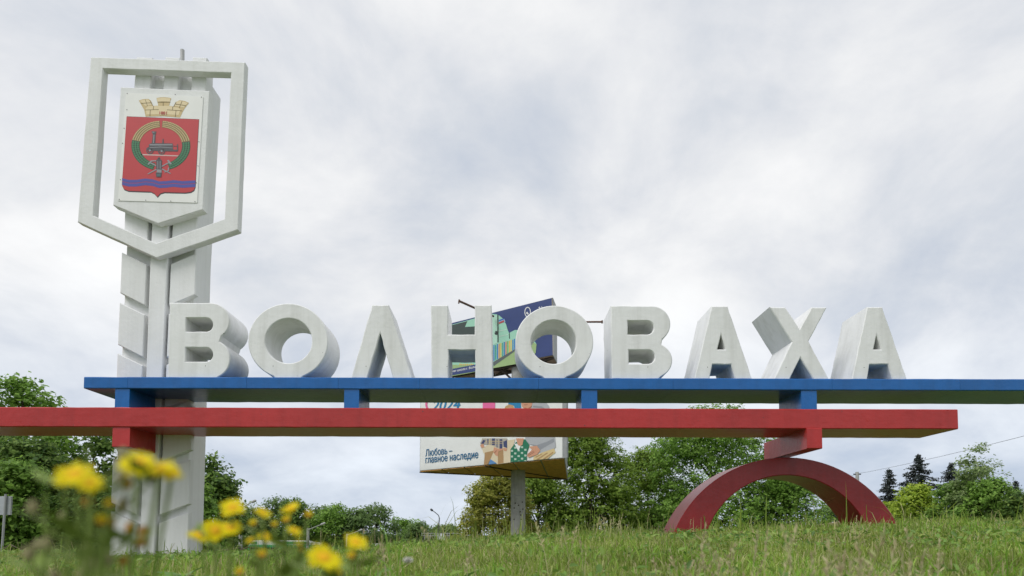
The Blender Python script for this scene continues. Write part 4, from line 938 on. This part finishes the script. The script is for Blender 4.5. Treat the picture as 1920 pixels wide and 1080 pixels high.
weedm = mat('weed_leaves', (0.08, 0.15, 0.03), 0.5, 0.25, 1.5, 0, island=[(0, (0.10, 0.19, 0.035)), (0.5, (0.18, 0.32, 0.05)), (1, (0.30, 0.42, 0.09))], transl=.35, spec=.4)
weeds(26000, .9, 14.5, .022, weedm)
# large leafy weeds: each leaf is a part, sharing one mesh
bm_v = []; 
for i in range(7):
    t_ = i / 6; w = math.sin(math.pi * (t_ * .9 + .08)) ** .8 * .20 + .01; zc_ = .55 * t_ - .62 * t_ * t_
    bm_v += [(t_, -w, zc_ + .05 * w / .2 + .012 * math.sin(i * 2.1)), (t_, 0, zc_), (t_, w, zc_ + .05 * w / .2 - .012 * math.sin(i * 1.7))]
leaf_me = bpy.data.meshes.new('leaf'); leaf_me.from_pydata(bm_v, [], [f for i in range(6) for f in ((i * 3, i * 3 + 1, i * 3 + 4, i * 3 + 3), (i * 3 + 1, i * 3 + 2, i * 3 + 5, i * 3 + 4))])
bigleaf = mat('broad_weed_leaf', (0.13, 0.27, 0.045), 0.42, 0.3, 3, 0.25, 12, transl=.2, spec=.5); leaf_me.materials.append(bigleaf)
leaf_me.polygons.foreach_set('use_smooth', np.ones(len(leaf_me.polygons), dtype=bool))
def leafy(label, px, Y, n, ln, up_=.9):
    x = at(px, 1003, Y).x; z = float(height(x, Y))
    root = empty('leafy_weed', (x, Y, z), label, 'weed', 'broad-leaved weeds in the foreground grass')
    for i in range(n):
        o = bpy.data.objects.new('leaf', leaf_me); COL.objects.link(o); o.parent = root
        s = ln * random.uniform(.65, 1.2); o.scale = (s, s * random.uniform(.7, 1.2), s)
        o.rotation_euler = (random.gauss(0, .25), -random.uniform(.2, up_), i * 6.283 / n + random.gauss(0, .35)); o.location = (random.gauss(0, .02), random.gauss(0, .02), .0)
leafy('broad-leaved weed spreading in front of the pylon foot', 345, 3.4, 22, .17)
leafy('broad-leaved weed under the round yellow flower in the middle', 455, 2.4, 16, .13)
leafy('pale serrated weed rosette just left of the big yellow flower', 400, 2.9, 20, .15)
leafy('dark broad-leaved weed in the grass below the billboard pole', 985, 2.1, 9, .17)
leafy('small broad-leaved weed below the letter Н', 880, 3.0, 10, .16)
leafy('bluish leafy weed at the near foot of the red arch', 1290, 7.5, 22, .15, 1.1)
leafy('low leafy weed in the grass under the arch opening', 1480, 6.0, 12, .10)
leafy('leafy weed at the bottom edge below the arch', 1370, 2.2, 10, .15)

# ------------------------------------------------------------------ yellow flowers close to the lens
petal = mat('yellow_petals', (0.88, 0.72, 0.010), 0.5, 0.30, 90, 0, island=[(0, (0.86, 0.70, 0.006)), (1, (0.92, 0.82, 0.012))], transl=.45, spec=.2)
disc = mat('orange_flower_disc', (0.72, 0.40, 0.010), 0.7, 0.3, 300, 0, spec=.2); budm = mat('orange_brown_bud', (0.42, 0.19, 0.02), 0.7, 0.3, 200, 0, spec=.2)
stemm = mat('flower_stem', (0.17, 0.24, 0.045), 0.6, 0.3, 30, 0, transl=0.1, spec=.3)
def flower_head(root, c, dia, face, bud=False):
    face = Vector(face).normalized(); a = face.orthogonal().normalized(); b = face.cross(a); r = dia / 2
    mb = MB()
    mb.tube([c - face * r * .55, c - face * r * .25, c + face * r * .08, c + face * r * .2], [r * .12, r * .34, r * (.5 if bud else .38), r * .10], 10)
    head = mb.build('flower_head', budm if bud else disc, root, 70)
    n = 9 if bud else 14
    for k in range(1 if bud else 2):
        mb = MB()
        for i in range(n):
            t_ = 2 * math.pi * (i + .5 * k) / n + random.gauss(0, .08); d = a * math.cos(t_) + b * math.sin(t_); s = face.cross(d)
            L_ = r * (random.uniform(.55, .7) if bud else random.uniform(.65, 1.15)); w = r * .24; up_ = face * r * (.45 if bud else random.uniform(-.12, .22))
            mb.add([c + d * r * .2 - s * w * .6, c + d * r * .2 + s * w * .6, c + d * L_ * .75 + s * w + up_ * .6, c + d * L_ + up_, c + d * L_ * .75 - s * w + up_ * .6], [(0, 1, 2, 3, 4)])
        mb.build('petals', petal, head)
def flower_plant(label, Y, heads, base_px, nleaf=14):
    bx = at(base_px, 1003, Y).x; gz = float(height(bx, Y)) - .02
    root = empty('yellow_wildflower', (bx, Y, gz), label, 'flower', 'blurred yellow wildflowers close to the camera')
    pts = [(at(px, py, Y + dy), d, bud) for px, py, d, bud, dy in heads]
    tz = sum(p.z for p, _, _ in pts) / len(pts); fork = Vector((bx, Y, gz + (tz - gz) * .45))
    mb = MB(); mb.tube([(bx, Y, gz), fork], [.0032, .0026], 6)
    for p, d, bud in pts: mb.tube([fork, fork.lerp(p, .55) + Vector((random.gauss(0, .004), 0, -.004)), p], [.0022, .0017, .0015], 5)
    mb.build('stem', stemm, root, 60)
    mb = MB()
    for i in range(nleaf):
        z = gz + (tz - gz) * random.uniform(.08, .95); t_ = random.uniform(0, 6.28); d = Vector((math.cos(t_), math.sin(t_) * .6, .35)); s = Vector((-math.sin(t_), math.cos(t_), 0)); l = random.uniform(.025, .055); c = Vector((bx, Y, z)).lerp(pts[i % len(pts)][0], max(0, (z - fork.z) / max(.01, tz - fork.z)) * .9)
        mb.add([c, c + d * l * .5 + s * l * .16, c + d * l * .75 + s * l * .05, c + d * l, c + d * l * .7 - s * l * .07, c + d * l * .45 - s * l * .17], [(0, 1, 2, 3, 4, 5)])
    mb.build('leaves', stemm, root)
    for p, d, bud in pts:
        f = (random.uniform(-.6, .6), random.uniform(-.95, -.25), random.uniform(.6, 1.1)); flower_head(root, p, 1.12 * d * Y / FPX, f, bud)
flower_plant('yellow wildflower with orange buds in front of the dark trees', .42, [(140, 890, 64, False, 0), (168, 905, 48, False, .02), (190, 978, 36, True, .01), (120, 905, 30, False, .03), (205, 945, 26, True, .02)], 178, 40)
flower_plant('yellow wildflower with two heads crossing the pylon foot', .45, [(258, 870, 66, False, 0), (300, 880, 52, False, .01), (322, 887, 40, False, .02)], 232, 26)
flower_plant('yellow wildflower with a triple head at the pylon corner', .62, [(436, 952, 42, False, 0), (375, 1003, 44, False, .03), (405, 995, 46, False, .01), (432, 990, 42, False, 0)], 428)
flower_plant('slender yellow wildflower carrying many small heads before the bus', .66, [(493, 962, 28, False, 0), (545, 953, 36, False, .03), (475, 982, 24, True, 0), (537, 975, 24, True, .02), (578, 966, 22, True, .02), (552, 995, 28, False, 0), (497, 1006, 32, False, .02), (515, 984, 20, True, .03), (563, 1030, 18, True, .01), (470, 1012, 20, False, .02)], 520, 22)
flower_plant('low orange-budded wildflower just below the bus', .60, [(491, 1040, 26, True, 0), (450, 1073, 26, True, .02), (560, 1020, 18, True, 0)], 496)
flower_plant('largest yellow wildflower head low in the middle of the flowers', .55, [(607, 1046, 62, False, 0), (635, 1076, 22, True, .02)], 608)
flower_plant('yellow wildflower with a dark bud beneath, beside the largest one', .60, [(667, 1017, 44, False, 0), (660, 1043, 28, True, .01)], 664)
# budding green stalks without open flowers, close to the lens
bracth = mat('pale_seed_plumes', (0.42, 0.38, 0.22), 0.8, 0.3, 40, 0, transl=.3, spec=.1)
def bud_stalk(label, px, Y, topy, nb, pale):
    x = at(px, 1003, Y).x; gz = float(height(x, Y)) - .02; p = at(px, topy, Y); H = p.z - gz
    root = empty('wild_stalk', (x, Y, gz), label, 'wild plant', 'blurred budding stalks beside the yellow flowers')
    mb = MB(); mb.tube([(x, Y, gz), (x + .004, Y, gz + H * .5), p], [.003, .0024, .001], 6)
    tips = []
    for i in range(nb):
        t_ = random.uniform(.35, .97); a = Vector((x, Y, gz)).lerp(p, t_); ang = random.uniform(0, 6.28); l = random.uniform(.02, .06) * (1.25 - t_ * .6)
        e = a + Vector((math.cos(ang) * l, math.sin(ang) * l * .5, l * random.uniform(.5, 1.1))); tips.append(e); mb.tube([a, a.lerp(e, .6) + Vector((0, 0, -.003)), e], [.0013, .001, .0008], 4)
    mb.build('stem', stemm, root, 60)
    mb = MB()
    for i in range(nb * 2):
        a = Vector((x, Y, gz)).lerp(p, random.uniform(.1, .9)); ang = random.uniform(0, 6.28); d = Vector((math.cos(ang), math.sin(ang) * .6, random.uniform(-.1, .5))); s_ = Vector((-math.sin(ang), math.cos(ang), 0)); l = random.uniform(.015, .045)
        mb.add([a, a + d * l * .5 + s_ * l * .2, a + d * l, a + d * l * .5 - s_ * l * .2], [(0, 1, 2, 3)])
    mb.build('leaves', stemm, root)
    mb = MB()
    for e in tips: mb.tube([e, e + Vector((0, 0, .004)), e + Vector((0, 0, .009))], [.0022, .0042, .0015], 6)
    mb.build('buds', bracth if pale else budm, root, 60)['kind'] = 'stuff'
bud_stalk('pale plumed stalk rising to the red beam between the flowers', 165, .46, 835, 22, True)
bud_stalk('thin olive stalk in front of the road-sign back', 85, .55, 925, 16, True)
bud_stalk('brown-budded stalk overlapping the pylon foot edge', 208, .50, 930, 20, False)
# dandelion clock
p = at(765, 1050, 1.15); gz = float(height(p.x, 1.15))
dn = empty('dandelion', (p.x, 1.15, gz), 'small white dandelion clock low in the grass', 'flower')
mb = MB(); mb.tube([(p.x, 1.15, gz), p], [.0016, .0014], 5); mb.build('stem', stemm, dn)
mb = MB()
for d in unit(160):
    d = Vector(d); s = d.orthogonal().normalized() * .0016; d.z *= .6; q = p + d * .0075; mb.add([p + d * .002, q - s, q + d * .001, q + s], [(0, 1, 2, 3)])
mb.build('seed_head', mat('white_seed_down', (0.75, 0.74, 0.70), 0.9, 0, transl=.4), dn)
